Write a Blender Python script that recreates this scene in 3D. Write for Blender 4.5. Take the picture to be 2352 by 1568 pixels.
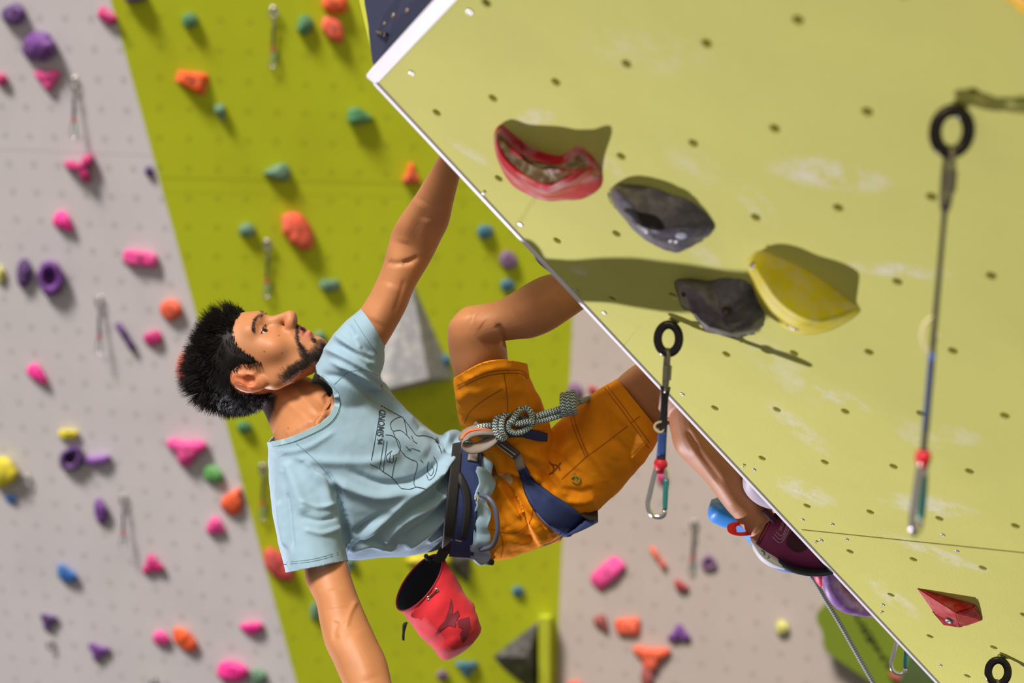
import bpy, bmesh, math, random
import numpy as np
from mathutils import Vector, Matrix, noise as mnoise
from mathutils.bvhtree import BVHTree
random.seed(7); rng = np.random.default_rng(7)
S = bpy.context.scene
for o in list(bpy.data.objects): bpy.data.objects.remove(o)

# ---------------------------------------------------------------- camera space
FPX = 3431.65; CX, CY = 1176.0, 784.0; CAMH = 6.0
g = np.array([-.045, .988, .15]); g /= np.linalg.norm(g)          # gravity in camera axes (right, down, forward)
Zw = -g; Yw = np.array([0, 0, 1.]) - g[2]*g; Yw /= np.linalg.norm(Yw); Xw = np.cross(Yw, Zw)
M3 = np.array([Xw, Yw, Zw])                                        # camera axes -> world axes
CAM = np.array([0, 0, CAMH])
def cw(v): return M3 @ np.asarray(v, float)                        # direction
def cwp(v): return M3 @ np.asarray(v, float) + CAM                 # point
def ray(px, py): return np.array([(px-CX)/FPX, (py-CY)/FPX, 1.])
def P(px, py, d): return cwp(ray(px, py)*d)
def proj(w):
    c = (np.atleast_2d(w)-CAM) @ M3
    return np.c_[c[:, 0]/c[:, 2]*FPX+CX, c[:, 1]/c[:, 2]*FPX+CY, c[:, 2]]
class Plane:                                                       # n = facing normal (camera axes), through point o
    def __init__(s, n, o): s.n = np.array(n, float)/np.linalg.norm(n); s.o = np.array(o, float); s.N = cw(s.n)
    def at(s, px, py, h=0.):
        q = ray(px, py); return cwp(q*(((s.o+s.n*h) @ s.n)/(q @ s.n)))
PR = np.array([.59003, -.017076, -.8072]); PC = np.array([.634458, .62812, .450475])
PM = -np.cross(PR, PC); PS = .15; PO = PS/.05669*np.array([.135847, .04455, 1])
NEAR = Plane(PM, PO)
def mkplane(N, D):
    N = np.array(N); return Plane(-N, N/np.linalg.norm(N)*D/np.linalg.norm(N))
LEFT = mkplane([.31942107, -.30389717, .89756152], 6.474)
BACK = mkplane([-.37932964, -.15505305, .91217738], 7.711)
RIGHT = mkplane([.39591744, -.12404162, .9098698], 7.957)

# ---------------------------------------------------------------- camera, world, lights, exposure
cam = bpy.data.cameras.new('camera'); camo = bpy.data.objects.new('camera', cam); S.collection.objects.link(camo)
R = Matrix(((Xw[0], -Xw[1], -Xw[2]), (Yw[0], -Yw[1], -Yw[2]), (Zw[0], -Zw[1], -Zw[2]))).to_4x4()
R.translation = Vector(CAM); camo.matrix_world = R
cam.sensor_width = 36; cam.lens = FPX/2352*36; cam.clip_start = .05
cam.dof.use_dof = True; cam.dof.focus_distance = 2.9; cam.dof.aperture_fstop = 2.25
S.camera = camo
w = bpy.data.worlds.new('world'); S.world = w; w.use_nodes = True
w.node_tree.nodes['Background'].inputs[0].default_value = (1.0, .93, .86, 1)
w.node_tree.nodes['Background'].inputs[1].default_value = .27
LDIR = cw([.558, -.724, -.406])                                    # hard lamp standing low to the left behind the climber
def lamp(name, typ, energy, col, loc, direction, **kw):
    l = bpy.data.lights.new(name, typ); l.energy = energy; l.color = col
    for k, v in kw.items(): setattr(l, k, v)
    o = bpy.data.objects.new(name, l); S.collection.objects.link(o)
    o.location = Vector(loc); o.rotation_euler = Vector(direction).to_track_quat('-Z', 'Y').to_euler(); return o
tgt = P(1450, 700, 2.55)
lamp('floor_floodlight', 'SPOT', 2150, (.95, .89, 1.0), tgt-LDIR*6.7, LDIR, shadow_soft_size=.035, spot_size=math.radians(50), spot_blend=.3)
lamp('skylight', 'SUN', 5.0, (1, .92, .82), (0, 0, 12), cw([.34, .74, .58]), angle=math.radians(14))
lamp('front_fill', 'AREA', 40, (1, .78, .52), cwp([-1.6, -2.2, -.6]), P(1000, 950, 2.6)-cwp([-1.6, -2.2, -.6]), size=2.2)  # unseen warm fill added for the skin, standing in for bounced light
S.view_settings.view_transform = 'Standard'; S.view_settings.look = 'None'
S.view_settings.exposure = 0.0; S.view_settings.gamma = 1.0; S.view_settings.use_curve_mapping = False

# ---------------------------------------------------------------- materials
def lin(c):
    return tuple(((x/255)/12.92 if x <= 10.31 else ((x/255+.055)/1.055)**2.4) for x in c)
MATS = {}
def mat(name, rgb, rough=.6, metal=0., bump=0., bscale=60., var=.08, vscale=6., chalk=0., sss=0., attr=None, sheen=0., weave=0., spec=.5):
    if name in MATS: return MATS[name]
    m = bpy.data.materials.new(name); m.use_nodes = True; nt = m.node_tree; N = nt.nodes; L = nt.links
    b = N['Principled BSDF']; b.inputs['Roughness'].default_value = rough; b.inputs['Metallic'].default_value = metal
    b.inputs['Specular IOR Level'].default_value = spec
    tc = N.new('ShaderNodeTexCoord')
    col = None; c = lin(rgb)
    if attr:
        a = N.new('ShaderNodeAttribute'); a.attribute_name = attr; col = a.outputs['Color']
    else:
        nz = N.new('ShaderNodeTexNoise'); nz.inputs['Scale'].default_value = vscale; nz.inputs['Detail'].default_value = 5
        L.new(tc.outputs['Object'], nz.inputs['Vector'])
        mx = N.new('ShaderNodeMix'); mx.data_type = 'RGBA'
        mx.inputs[6].default_value = (*[x*(1-var) for x in c], 1); mx.inputs[7].default_value = (*[min(1, x*(1+var)) for x in c], 1)
        L.new(nz.outputs['Fac'], mx.inputs[0]); col = mx.outputs[2]
    if chalk:
        n2 = N.new('ShaderNodeTexNoise'); n2.inputs['Scale'].default_value = vscale*2.2; n2.inputs['Detail'].default_value = 6
        L.new(tc.outputs['Object'], n2.inputs['Vector'])
        r = N.new('ShaderNodeMapRange'); r.inputs[1].default_value = .48; r.inputs[2].default_value = .72; r.inputs[4].default_value = chalk
        L.new(n2.outputs['Fac'], r.inputs[0])
        m2 = N.new('ShaderNodeMix'); m2.data_type = 'RGBA'; L.new(r.outputs[0], m2.inputs[0]); L.new(col, m2.inputs[6]); m2.inputs[7].default_value = (.62, .58, .56, 1)
        col = m2.outputs[2]
    L.new(col, b.inputs['Base Color'])
    if sss:
        b.inputs['Subsurface Weight'].default_value = sss; b.inputs['Subsurface Radius'].default_value = (.012, .005, .003); b.inputs['Subsurface Scale'].default_value = 1
    if sheen: b.inputs['Sheen Weight'].default_value = sheen
    if bump or weave:
        bp = N.new('ShaderNodeBump'); bp.inputs['Strength'].default_value = bump or weave; bp.inputs['Distance'].default_value = .002
        n3 = N.new('ShaderNodeTexNoise'); n3.inputs['Scale'].default_value = bscale; n3.inputs['Detail'].default_value = 4
        L.new(tc.outputs['Object'], n3.inputs['Vector']); L.new(n3.outputs['Fac'], bp.inputs['Height']); L.new(bp.outputs['Normal'], b.inputs['Normal'])
    MATS[name] = m; return m
def rope_mat(name, ca, cb, fu, fv):
    m = bpy.data.materials.new(name); m.use_nodes = True; N = m.node_tree.nodes; L = m.node_tree.links; b = N['Principled BSDF']; b.inputs['Roughness'].default_value = .75
    uv = N.new('ShaderNodeUVMap'); sp = N.new('ShaderNodeSeparateXYZ'); L.new(uv.outputs[0], sp.inputs[0])
    def mth(op, a, bb=None, cc=None):
        n = N.new('ShaderNodeMath'); n.operation = op
        for i, x in enumerate((a, bb, cc)):
            if x is None: continue
            if isinstance(x, (int, float)): n.inputs[i].default_value = x
            else: L.new(x, n.inputs[i])
        return n.outputs[0]
    tri = mth('PINGPONG', mth('MULTIPLY', sp.outputs[0], fu), .5)
    f = mth('FRACT', mth('ADD', mth('MULTIPLY', sp.outputs[1], fv), tri))
    k = mth('GREATER_THAN', f, .55)
    mx = N.new('ShaderNodeMix'); mx.data_type = 'RGBA'; L.new(k, mx.inputs[0]); mx.inputs[6].default_value = (*lin(ca), 1); mx.inputs[7].default_value = (*lin(cb), 1)
    L.new(mx.outputs[2], b.inputs['Base Color'])
    bp = N.new('ShaderNodeBump'); bp.inputs['Distance'].default_value = .001; bp.inputs['Strength'].default_value = .6
    L.new(mth('PINGPONG', f, .5), bp.inputs['Height']); L.new(bp.outputs[0], b.inputs['Normal'])
    MATS[name] = m; return m

# ---------------------------------------------------------------- object helpers
COL = S.collection
def tag(o, label=None, cat=None, group=None, kind=None):
    if label: o['label'] = label
    if cat: o['category'] = cat
    if group: o['group'] = group
    if kind: o['kind'] = kind
    return o
def empty(name, loc, label=None, cat=None, group=None):
    o = bpy.data.objects.new(name, None); o.empty_display_size = .05; COL.objects.link(o); o.location = Vector([float(x) for x in loc]); o['_o'] = 0
    del o['_o']; return tag(o, label, cat, group)
ORG = {}
def mk(name, V, F, m, parent=None, origin=None, smooth=True, uv=None, label=None):
    """V in world coordinates. origin = world location of the object (children reuse the world origin of their root)."""
    V = np.asarray(V, float)
    if parent is not None: base = np.array(ORG[parent.name]); org = base
    else: org = V.mean(0) if origin is None else np.array(origin, float)
    me = bpy.data.meshes.new(name); me.from_pydata((V-org).tolist(), [], [tuple(int(i) for i in f) for f in F])
    me.materials.append(m)
    if smooth: me.polygons.foreach_set('use_smooth', [True]*len(me.polygons))
    if uv is not None:
        ul = me.uv_layers.new(name='UVMap'); li = np.empty(len(me.loops), int); me.loops.foreach_get('vertex_index', li)
        ul.data.foreach_set('uv', np.asarray(uv, float)[li].ravel())
    me.update()
    o = bpy.data.objects.new(name, me); COL.objects.link(o)
    if parent is None: o.location = Vector(org)
    else: o.parent = parent
    ORG[o.name] = org
    if label: o['label'] = label
    return o
def root(name, loc, label, cat, group=None):
    o = empty(name, loc, label, cat, group); ORG[o.name] = np.array(loc, float); return o
def join(parts):
    V = []; F = []; n = 0
    for v, f in parts:
        V.append(np.asarray(v, float)); F += [tuple(i+n for i in q) for q in f]; n += len(v)
    return np.concatenate(V), F
def cr(pts, n, closed=False):
    """Catmull-Rom resample of control rows (any dimension), n samples per span"""
    p = np.asarray(pts, float); k = len(p); out = []
    for i in range(k if closed else k-1):
        if closed: a, b, c, d = p[(i-1) % k], p[i], p[(i+1) % k], p[(i+2) % k]
        else: a, b, c, d = p[max(i-1, 0)], p[i], p[i+1], p[min(i+2, k-1)]
        for t in np.arange(n)/n:
            out.append(.5*((2*b)+(-a+c)*t+(2*a-5*b+4*c-d)*t*t+(-a+3*b-3*c+d)*t**3))
    if not closed: out.append(p[-1])
    return np.array(out)
def rings_mesh(R, caps=True, closedv=False):
    """R: (m, n, 3) rings"""
    R = np.asarray(R); m, n = R.shape[:2]; V = R.reshape(-1, 3); F = []
    mm = m if closedv else m-1
    for i in range(mm):
        a = i*n; b = ((i+1) % m)*n
        for j in range(n): k = (j+1) % n; F.append((a+j, a+k, b+k, b+j))
    if caps and not closedv:
        V = np.vstack([V, R[0].mean(0), R[-1].mean(0)]); c0 = m*n; c1 = c0+1
        for j in range(n): k = (j+1) % n; F.append((c0, k, j)); F.append((c1, (m-1)*n+j, (m-1)*n+k))
    return V, F
def loft(st, n=40, per=6, caps=True, power=2.):
    """stations: (xA,yA,xB,yB,depth,thickness): silhouette points in the photo, distance and real thickness"""
    st = cr([list(s)+[0]*(7-len(s)) for s in st], per)
    R = []
    th = np.linspace(0, 2*np.pi, n, endpoint=False)
    for xa, ya, xb, yb, d, t, off in st:
        A = P(xa, ya, d); B = P(xb, yb, d); c = (A+B)/2; h = (B-A)/2
        v = c-CAM; v /= np.linalg.norm(v); hn = h/np.linalg.norm(h); v = v-hn*(v @ hn); v /= np.linalg.norm(v)
        ct = np.sign(np.cos(th))*np.abs(np.cos(th))**(2/power); sn = np.sign(np.sin(th))*np.abs(np.sin(th))**(2/power)
        R.append(c+v*off+np.outer(ct, h)+np.outer(sn, v*t/2))
    return rings_mesh(R, caps)
def tube(path, r, n=12, per=6, closed=False, caps=True, flat=None, fdir=None):
    """tube along world points; r scalar or list; flat=(a,b) makes an elliptical/strap section"""
    p = np.asarray(path, float); rr = np.full(len(p), r, float) if np.isscalar(r) else np.asarray(r, float)
    q = cr(np.c_[p, rr], per, closed) if per > 1 else np.c_[p, rr]; p = q[:, :3]; rr = q[:, 3]; m = len(p)
    T = np.roll(p, -1, 0)-np.roll(p, 1, 0) if closed else np.gradient(p, axis=0)
    T /= np.linalg.norm(T, axis=1)[:, None]+1e-12
    u = np.array(fdir, float) if fdir is not None else np.cross(T[0], [.3, .2, .9])
    R = []; th = np.linspace(0, 2*np.pi, n, endpoint=False)
    for i in range(m):
        if fdir is not None: u = np.array(fdir, float)
        u = u-T[i]*(u @ T[i]); u /= np.linalg.norm(u); v = np.cross(T[i], u)
        a, b = flat if flat else (1, 1)
        if flat and n == 4 or flat and n == 8:
            cs, sn = np.cos(th+np.pi/n), np.sin(th+np.pi/n); k = 1.15
            c2 = np.clip(cs*1.5, -1, 1); s2 = np.clip(sn*1.5, -1, 1)
        else: c2, s2 = np.cos(th), np.sin(th)
        R.append(p[i]+rr[i]*(np.outer(c2*a, u)+np.outer(s2*b, v)))
    V, F = rings_mesh(R, caps and not closed, closed)
    L = np.r_[0, np.cumsum(np.linalg.norm(np.diff(p, axis=0), axis=1))]
    uv = np.zeros((len(V), 2)); uv[:m*n, 0] = np.tile(np.minimum(np.arange(n)/n, 1-np.arange(n)/n)*2, m); uv[:m*n, 1] = np.repeat(L, n)
    tube.uv = uv; return V, F
def ico(c, r, sub=3, sc=None):
    bm = bmesh.new(); bmesh.ops.create_icosphere(bm, subdivisions=sub, radius=1)
    V = np.array([v.co[:] for v in bm.verts]); F = [tuple(v.index for v in f.verts) for f in bm.faces]; bm.free()
    return V*(np.array(sc) if sc is not None else 1)*r+np.array(c), F
def boxm(c, ax, ay, az, bev=0.):
    """box from half axes vectors"""
    bm = bmesh.new(); bmesh.ops.create_cube(bm, size=2)
    Lx, Ly, Lz = [np.linalg.norm(a) for a in (ax, ay, az)]
    for v in bm.verts: v.co = Vector((v.co.x*Lx, v.co.y*Ly, v.co.z*Lz))
    if bev: bmesh.ops.bevel(bm, geom=bm.edges[:], offset=bev, segments=2, affect='EDGES')
    bm.verts.index_update()
    V = np.array([v.co[:] for v in bm.verts]); F = [tuple(v.index for v in f.verts) for f in bm.faces]; bm.free()
    B = np.array([np.array(ax)/Lx, np.array(ay)/Ly, np.array(az)/Lz]); return V @ B+np.array(c), F
def disc(c, n, r, h, k=20, hole=0.):
    """short rounded cylinder, facing n, optional recess"""
    n = np.array(n)/np.linalg.norm(n); u = np.cross(n, [.13, .4, .9]); u /= np.linalg.norm(u); v = np.cross(n, u)
    th = np.linspace(0, 2*np.pi, k, endpoint=False); cs = np.outer(np.cos(th), u)+np.outer(np.sin(th), v)
    prof = [(r, -h*.2), (r, h*.6), (r*.85, h)]+([(hole, h), (hole*.9, h*.1)] if hole else [])
    return rings_mesh([np.array(c)+cs*a+n*b for a, b in prof])
def remesh(parts, vox, smooth=2):
    V, F = join(parts); me = bpy.data.meshes.new('t'); me.from_pydata(V.tolist(), [], F); o = bpy.data.objects.new('t', me); COL.objects.link(o)
    md = o.modifiers.new('r', 'REMESH'); md.mode = 'VOXEL'; md.voxel_size = vox; md.adaptivity = 0
    if smooth: s = o.modifiers.new('s', 'SMOOTH'); s.iterations = smooth; s.factor = .5
    dg = bpy.context.evaluated_depsgraph_get(); dg.update(); ev = o.evaluated_get(dg); m2 = ev.to_mesh()
    V = np.empty(len(m2.vertices)*3); m2.vertices.foreach_get('co', V); V = V.reshape(-1, 3)
    F = [tuple(p.vertices) for p in m2.polygons]; ev.to_mesh_clear()
    bpy.data.objects.remove(o); bpy.data.meshes.remove(me); return V, F
def vnormals(V, F):
    A = np.array([f[:3] for f in F]); n = np.cross(V[A[:, 1]]-V[A[:, 0]], V[A[:, 2]]-V[A[:, 0]]); N = np.zeros_like(V)
    for k in range(3): np.add.at(N, A[:, k], n)
    return N/(np.linalg.norm(N, axis=1)[:, None]+1e-12)
def segdist(Q, pts):
    """distance (px) of points Q (n,2) to polyline, and parameter along it"""
    best = np.full(len(Q), 1e9); par = np.zeros(len(Q)); pts = np.asarray(pts, float); n = len(pts)-1
    for i in range(n):
        a, b = pts[i, :2], pts[i+1, :2]; ab = b-a; t = np.clip(((Q-a) @ ab)/(ab @ ab+1e-9), 0, 1)
        d = np.linalg.norm(Q-a-t[:, None]*ab, axis=1); k = d < best; best[k] = d[k]; par[k] = (i+t[k])/n
    return best, par
def strokes(V, F, SK, front=True):
    """sculpt ridges (+) and creases (-) drawn over the camera-facing surface: (points, width px, height m)"""
    N = vnormals(V, F); pr = proj(V); facing = np.einsum('ij,ij->i', N, CAM-V) > 0
    D = np.zeros(len(V))
    for pts, wd, amp in SK:
        pts = cr(pts, 6) if len(pts) > 2 else np.array(pts, float)
        d, t = segdist(pr[:, :2], pts); fade = np.clip(np.minimum(t, 1-t)*6+.15, 0, 1)
        D += amp*np.exp(-(d/wd)**2)*fade
    return V+N*(D*facing)[:, None]
def inpoly(Q, poly):
    x, y = Q[:, 0], Q[:, 1]; c = np.zeros(len(Q), bool); n = len(poly)
    for i in range(n):
        x1, y1 = poly[i]; x2, y2 = poly[(i+1) % n]
        k = ((y1 > y) != (y2 > y)) & (x < (x2-x1)*(y-y1)/(y2-y1+1e-12)+x1); c ^= k
    return c
def sdpoly(Q, poly):
    d, _ = segdist(Q, list(poly)+[poly[0]]); return np.where(inpoly(Q, poly), -d, d)
def clip(V, F, s):
    """keep where s>0, cutting faces cleanly along s=0"""
    V = list(map(tuple, V)); new = {}; out = []
    for f in F:
        v = [s[i] > 0 for i in f]
        if all(v): out.append(f); continue
        if not any(v): continue
        q = []
        for a in range(len(f)):
            i, j = f[a], f[(a+1) % len(f)]
            if s[i] > 0: q.append(i)
            if (s[i] > 0) != (s[j] > 0):
                key = (min(i, j), max(i, j))
                if key not in new:
                    t = s[i]/(s[i]-s[j]); new[key] = len(V); V.append(tuple(np.array(V[i])*(1-t)+np.array(V[j])*t))
                q.append(new[key])
        if len(q) > 2: out.append(tuple(q))
    used = sorted({i for f in out for i in f}); mp = {i: k for k, i in enumerate(used)}
    return np.array([V[i] for i in used]), [tuple(mp[i] for i in f) for f in out]
def solidify(o, t, off=-1):
    m = o.modifiers.new('s', 'SOLIDIFY'); m.thickness = t; m.offset = off; return o
def bvh(V, F): return BVHTree.FromPolygons([Vector(v) for v in V], [tuple(f) for f in F])
def cast(tree, px, py, lift=.0012, dflt=2.6):
    d = Vector(cw(ray(px, py))).normalized(); h = tree.ray_cast(Vector(CAM), d)
    if h[0] is None: return P(px, py, dflt)
    return np.array(h[0]-d*lift)
def castn(tree, px, py):
    h = tree.ray_cast(Vector(CAM), Vector(cw(ray(px, py))).normalized()); n = np.array(h[1]); return n if n @ (CAM-np.array(h[0])) > 0 else -n
def decal_line(tree, pts, wpx, lift=.0012, sm=5):
    """ribbon lying on a surface, drawn by its path"""
    p = np.array(pts, float); p = cr(p, sm) if len(p) > 2 else np.linspace(p[0], p[1], 12)
    T = np.gradient(p, axis=0); T /= np.linalg.norm(T, axis=1)[:, None]+1e-9; N = np.c_[-T[:, 1], T[:, 0]]*wpx/2
    V = []; F = []
    for a, n in zip(p, N): V += [cast(tree, *(a+n), lift), cast(tree, *(a-n), lift)]
    for i in range(len(p)-1): F.append((2*i, 2*i+1, 2*i+3, 2*i+2))
    return V, F
def decal_poly(tree, poly, lift=.0012):
    """filled polygon laid on a surface"""
    bm = bmesh.new(); vs = [bm.verts.new((x, y, 0)) for x, y in poly]; f = bm.faces.new(vs)
    bmesh.ops.triangulate(bm, faces=[f]); 
    bmesh.ops.subdivide_edges(bm, edges=[e for e in bm.edges if e.calc_length() > 8], cuts=2, use_grid_fill=True)
    bmesh.ops.triangulate(bm, faces=bm.faces[:]); bm.verts.index_update()
    V = [cast(tree, v.co.x, v.co.y, lift) for v in bm.verts]; F = [tuple(v.index for v in q.verts) for q in bm.faces]; bm.free(); return V, F
def text_mesh(s, size=1.):
    c = bpy.data.curves.new('t', 'FONT'); c.body = s; c.size = size; c.align_x = 'LEFT'; c.offset = .012
    o = bpy.data.objects.new('t', c); COL.objects.link(o); dg = bpy.context.evaluated_depsgraph_get(); dg.update(); me = o.evaluated_get(dg).to_mesh()
    bm = bmesh.new(); bm.from_mesh(me); bmesh.ops.triangulate(bm, faces=bm.faces[:])
    bmesh.ops.subdivide_edges(bm, edges=[e for e in bm.edges if e.calc_length() > size*.3], cuts=1); bmesh.ops.triangulate(bm, faces=bm.faces[:]); bm.verts.index_update()
    V = np.array([v.co[:] for v in bm.verts]); F = [tuple(v.index for v in f.verts) for f in bm.faces]; bm.free(); bpy.data.objects.remove(o); return V, F

# ---------------------------------------------------------------- wall materials
def wall_mat(name, rgb, O, U, Vv, spacing, rdot, ring=.0, dark=.35, var=.05, stains=(), grit=0., seams=()):
    """paint with a lattice of bolt holes measured in the wall's own plane (metres); stains = chalk ellipses (u,v,ru,rv,angle)"""
    m = bpy.data.materials.new(name); m.use_nodes = True; N = m.node_tree.nodes; L = m.node_tree.links; b = N['Principled BSDF']
    b.inputs['Roughness'].default_value = .8; b.inputs['Specular IOR Level'].default_value = .25
    geo = N.new('ShaderNodeNewGeometry')
    def mth(op, *a):
        n = N.new('ShaderNodeMath'); n.operation = op
        for i, x in enumerate(a):
            if isinstance(x, (int, float)): n.inputs[i].default_value = float(x)
            else: L.new(x, n.inputs[i])
        return n.outputs[0]
    def dot(ax):
        s = N.new('ShaderNodeVectorMath'); s.operation = 'SUBTRACT'; L.new(geo.outputs['Position'], s.inputs[0]); s.inputs[1].default_value = Vector(O)
        d = N.new('ShaderNodeVectorMath'); d.operation = 'DOT_PRODUCT'; L.new(s.outputs[0], d.inputs[0]); d.inputs[1].default_value = Vector(ax); return d.outputs['Value']
    u = dot(U); v = dot(Vv)
    c = lin(rgb); nz = N.new('ShaderNodeTexNoise'); nz.inputs['Scale'].default_value = 2.2; nz.inputs['Detail'].default_value = 6; nz.inputs['Roughness'].default_value = .65
    L.new(geo.outputs['Position'], nz.inputs['Vector'])
    r0 = N.new('ShaderNodeMapRange'); r0.inputs[1].default_value = .3; r0.inputs[2].default_value = .7; L.new(nz.outputs['Fac'], r0.inputs[0])
    mx = N.new('ShaderNodeMix'); mx.data_type = 'RGBA'; L.new(r0.outputs[0], mx.inputs[0]); mx.inputs[6].default_value = (*[x*(1-var) for x in c], 1); mx.inputs[7].default_value = (*[x*(1+var) for x in c], 1)
    col = mx.outputs[2]
    if rdot:
        fu = mth('SUBTRACT', mth('FRACT', mth('ADD', mth('DIVIDE', u, spacing), .5)), .5); fv = mth('SUBTRACT', mth('FRACT', mth('ADD', mth('DIVIDE', v, spacing), .5)), .5)
        dd = mth('MULTIPLY', mth('SQRT', mth('ADD', mth('MULTIPLY', fu, fu), mth('MULTIPLY', fv, fv))), spacing)
        k = mth('LESS_THAN', dd, rdot)
        if ring: k = mth('SUBTRACT', k, mth('MULTIPLY', mth('LESS_THAN', dd, ring), .6))
        m2 = N.new('ShaderNodeMix'); m2.data_type = 'RGBA'; L.new(mth('MULTIPLY', k, 1-dark), m2.inputs[0]); L.new(col, m2.inputs[6]); m2.inputs[7].default_value = (.03, .03, .02, 1); col = m2.outputs[2]
    for (axis, at, wd) in seams:
        k = mth('LESS_THAN', mth('ABSOLUTE', mth('SUBTRACT', u if axis == 'u' else v, at)), wd)
        m2 = N.new('ShaderNodeMix'); m2.data_type = 'RGBA'; L.new(mth('MULTIPLY', k, .3), m2.inputs[0]); L.new(col, m2.inputs[6]); m2.inputs[7].default_value = (*[x*.3 for x in c], 1); col = m2.outputs[2]
    if stains:
        tot = None
        for su, sv, ru, rv, an, st in stains:
            du = mth('SUBTRACT', u, su); dv = mth('SUBTRACT', v, sv); ca, sa = math.cos(an), math.sin(an)
            a = mth('DIVIDE', mth('ADD', mth('MULTIPLY', du, ca), mth('MULTIPLY', dv, sa)), ru); bb = mth('DIVIDE', mth('SUBTRACT', mth('MULTIPLY', dv, ca), mth('MULTIPLY', du, sa)), rv)
            e = mth('MULTIPLY', mth('MAXIMUM', mth('SUBTRACT', 1, mth('ADD', mth('MULTIPLY', a, a), mth('MULTIPLY', bb, bb))), 0), st)
            tot = e if tot is None else mth('MAXIMUM', tot, e)
        n2 = N.new('ShaderNodeTexNoise'); n2.inputs['Scale'].default_value = 28; n2.inputs['Detail'].default_value = 8; n2.inputs['Roughness'].default_value = .75
        L.new(geo.outputs['Position'], n2.inputs['Vector'])
        r = N.new('ShaderNodeMapRange'); r.inputs[1].default_value = .42; r.inputs[2].default_value = .68; L.new(n2.outputs['Fac'], r.inputs[0])
        m2 = N.new('ShaderNodeMix'); m2.data_type = 'RGBA'; L.new(mth('MINIMUM', mth('MULTIPLY', tot, r.outputs[0]), .85), m2.inputs[0]); L.new(col, m2.inputs[6]); m2.inputs[7].default_value = (.75, .73, .62, 1); col = m2.outputs[2]
    L.new(col, b.inputs['Base Color'])
    if grit:
        n3 = N.new('ShaderNodeTexNoise'); n3.inputs['Scale'].default_value = 420; n3.inputs['Detail'].default_value = 2; L.new(geo.outputs['Position'], n3.inputs['Vector'])
        bp = N.new('ShaderNodeBump'); bp.inputs['Strength'].default_value = grit; bp.inputs['Distance'].default_value = .0015; L.new(n3.outputs['Fac'], bp.inputs['Height']); L.new(bp.outputs[0], b.inputs['Normal'])
    MATS[name] = m; return m
def lattice(plane_s, Rr, Cc, tx, ty, s):
    Z = .15/s; O = cwp(Z*np.array([tx, ty, 1])); return O, cw(Rr), cw(Cc)
LO, LU, LV = lattice(LEFT, [.94719332, .07420942, -.31195797], [.02819563, .94981023, .31155342], -.32269383, -.13720714, .019374026)
BO, BU, BV = lattice(BACK, [.9241748, -.01572357, .38164606], [-.0448327, .98778101, .14926054], -.15729516, -.15289302, .019366922)
RO, RU, RV = lattice(RIGHT, [.91706932, .10440031, -.38481742], [-.04725731, .9867696, .15508867], .07879505, .17321617, .01733563)
NO, NU, NV = cwp(PO), cw(PR), cw(PC)
def nuv(px, py): q = NEAR.at(px, py)-NO; return q @ NU, q @ NV
st = []
for px, py, ru, rv, an, k in ((1900, 400, .10, .035, .3, 1.3), (2060, 620, .09, .02, .2, 1.1), (1800, 850, .06, .1, 0, .45), (1910, 905, .1, .03, .5, .9), (1840, 985, .04, .09, -.2, .8), (2130, 1160, .11, .04, 0, 1.1), (1850, 1130, .07, .05, .4, 1.1),
                              (2110, 1000, .05, .05, 0, .5), (2050, 1370, .04, .09, -.2, .8), (2150, 1270, .12, .03, .5, .9), (1230, 270, .05, .02, 0, 1), (1330, 620, .03, .015, 0, 1.1), (1620, 590, .03, .03, 0, .7), (1080, 350, .05, .02, 1, .7), (1400, 380, .02, .04, 0, .8), (1590, 380, .05, .05, 0, .4), (1480, 120, .12, .05, .3, .35), (1740, 470, .03, .05, 0, .7), (2200, 1000, .05, .03, 0, .6)):
    a, b_ = nuv(px, py); st.append((a, b_, ru, rv, an, k))
M_NEAR = wall_mat('overhang_paint', (204, 204, 108), NO, NU, NV, .15, 0, stains=st, grit=.5, var=.06)
M_LEFT = wall_mat('grey_paint', (197, 193, 199), LO, LU, LV, .15, .018, .010, dark=.72, var=.045, seams=(('v', .075, .004),))
M_BACK = wall_mat('green_paint', (180, 190, 32), BO, BU, BV, .15, .018, .010, dark=.78, var=.06, seams=(('v', .35, .006), ('v', .42, .003)))
M_RIGHT = wall_mat('warm_grey_paint', (176, 165, 162), RO, RU, RV, .15, .018, .010, dark=.78, var=.045)
M_WHITE = mat('white_trim', (238, 236, 244), .35, var=.03, vscale=30)
M_STEEL = mat('steel', (190, 188, 186), .22, 1., var=.1, vscale=40)
M_DSTEEL = mat('dark_steel', (70, 66, 62), .2, 1., var=.1)
M_SCREW = mat('screw_steel', (205, 205, 215), .35, .6, var=.05)
M_HOLE = mat('hole_dark', (48, 44, 24), .8)
M_NUT = mat('tnut', (120, 112, 60), .45, .6)

# ---------------------------------------------------------------- setting: walls
def polywall(name, pts, m, plane, thick=.06):
    n = plane.N; V = np.array([*pts, *[p-n*thick for p in pts]]); k = len(pts)
    F = [tuple(range(k)), tuple(range(2*k-1, k-1, -1))]+[(i, k+i, k+(i+1) % k, (i+1) % k) for i in range(k)]
    o = mk(name, V, F, m, smooth=False, origin=pts[0]); o['kind'] = 'structure'; return o
def floorpt(p, dz): q = p.copy(); q[2] = dz; return q
def isect(pa, pb, pc):   # intersection of three planes (N,p)
    A = np.array([pa[0], pb[0], pc[0]]); return np.linalg.solve(A, [pa[0] @ pa[1], pb[0] @ pb[1], pc[0] @ pc[1]])
pl = lambda q: (q.N, cwp(q.o))
def hz(z): return (np.array([0, 0, 1.]), np.array([0, 0, z]))
ZT, ZB = 10.5, 0.
def vx(px): return (cw(np.cross([0, 1, 0], ray(px, CY))), CAM)     # upright plane through the camera
s1t, s1b = isect(pl(LEFT), pl(BACK), hz(ZT)), isect(pl(LEFT), pl(BACK), hz(ZB))
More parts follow.
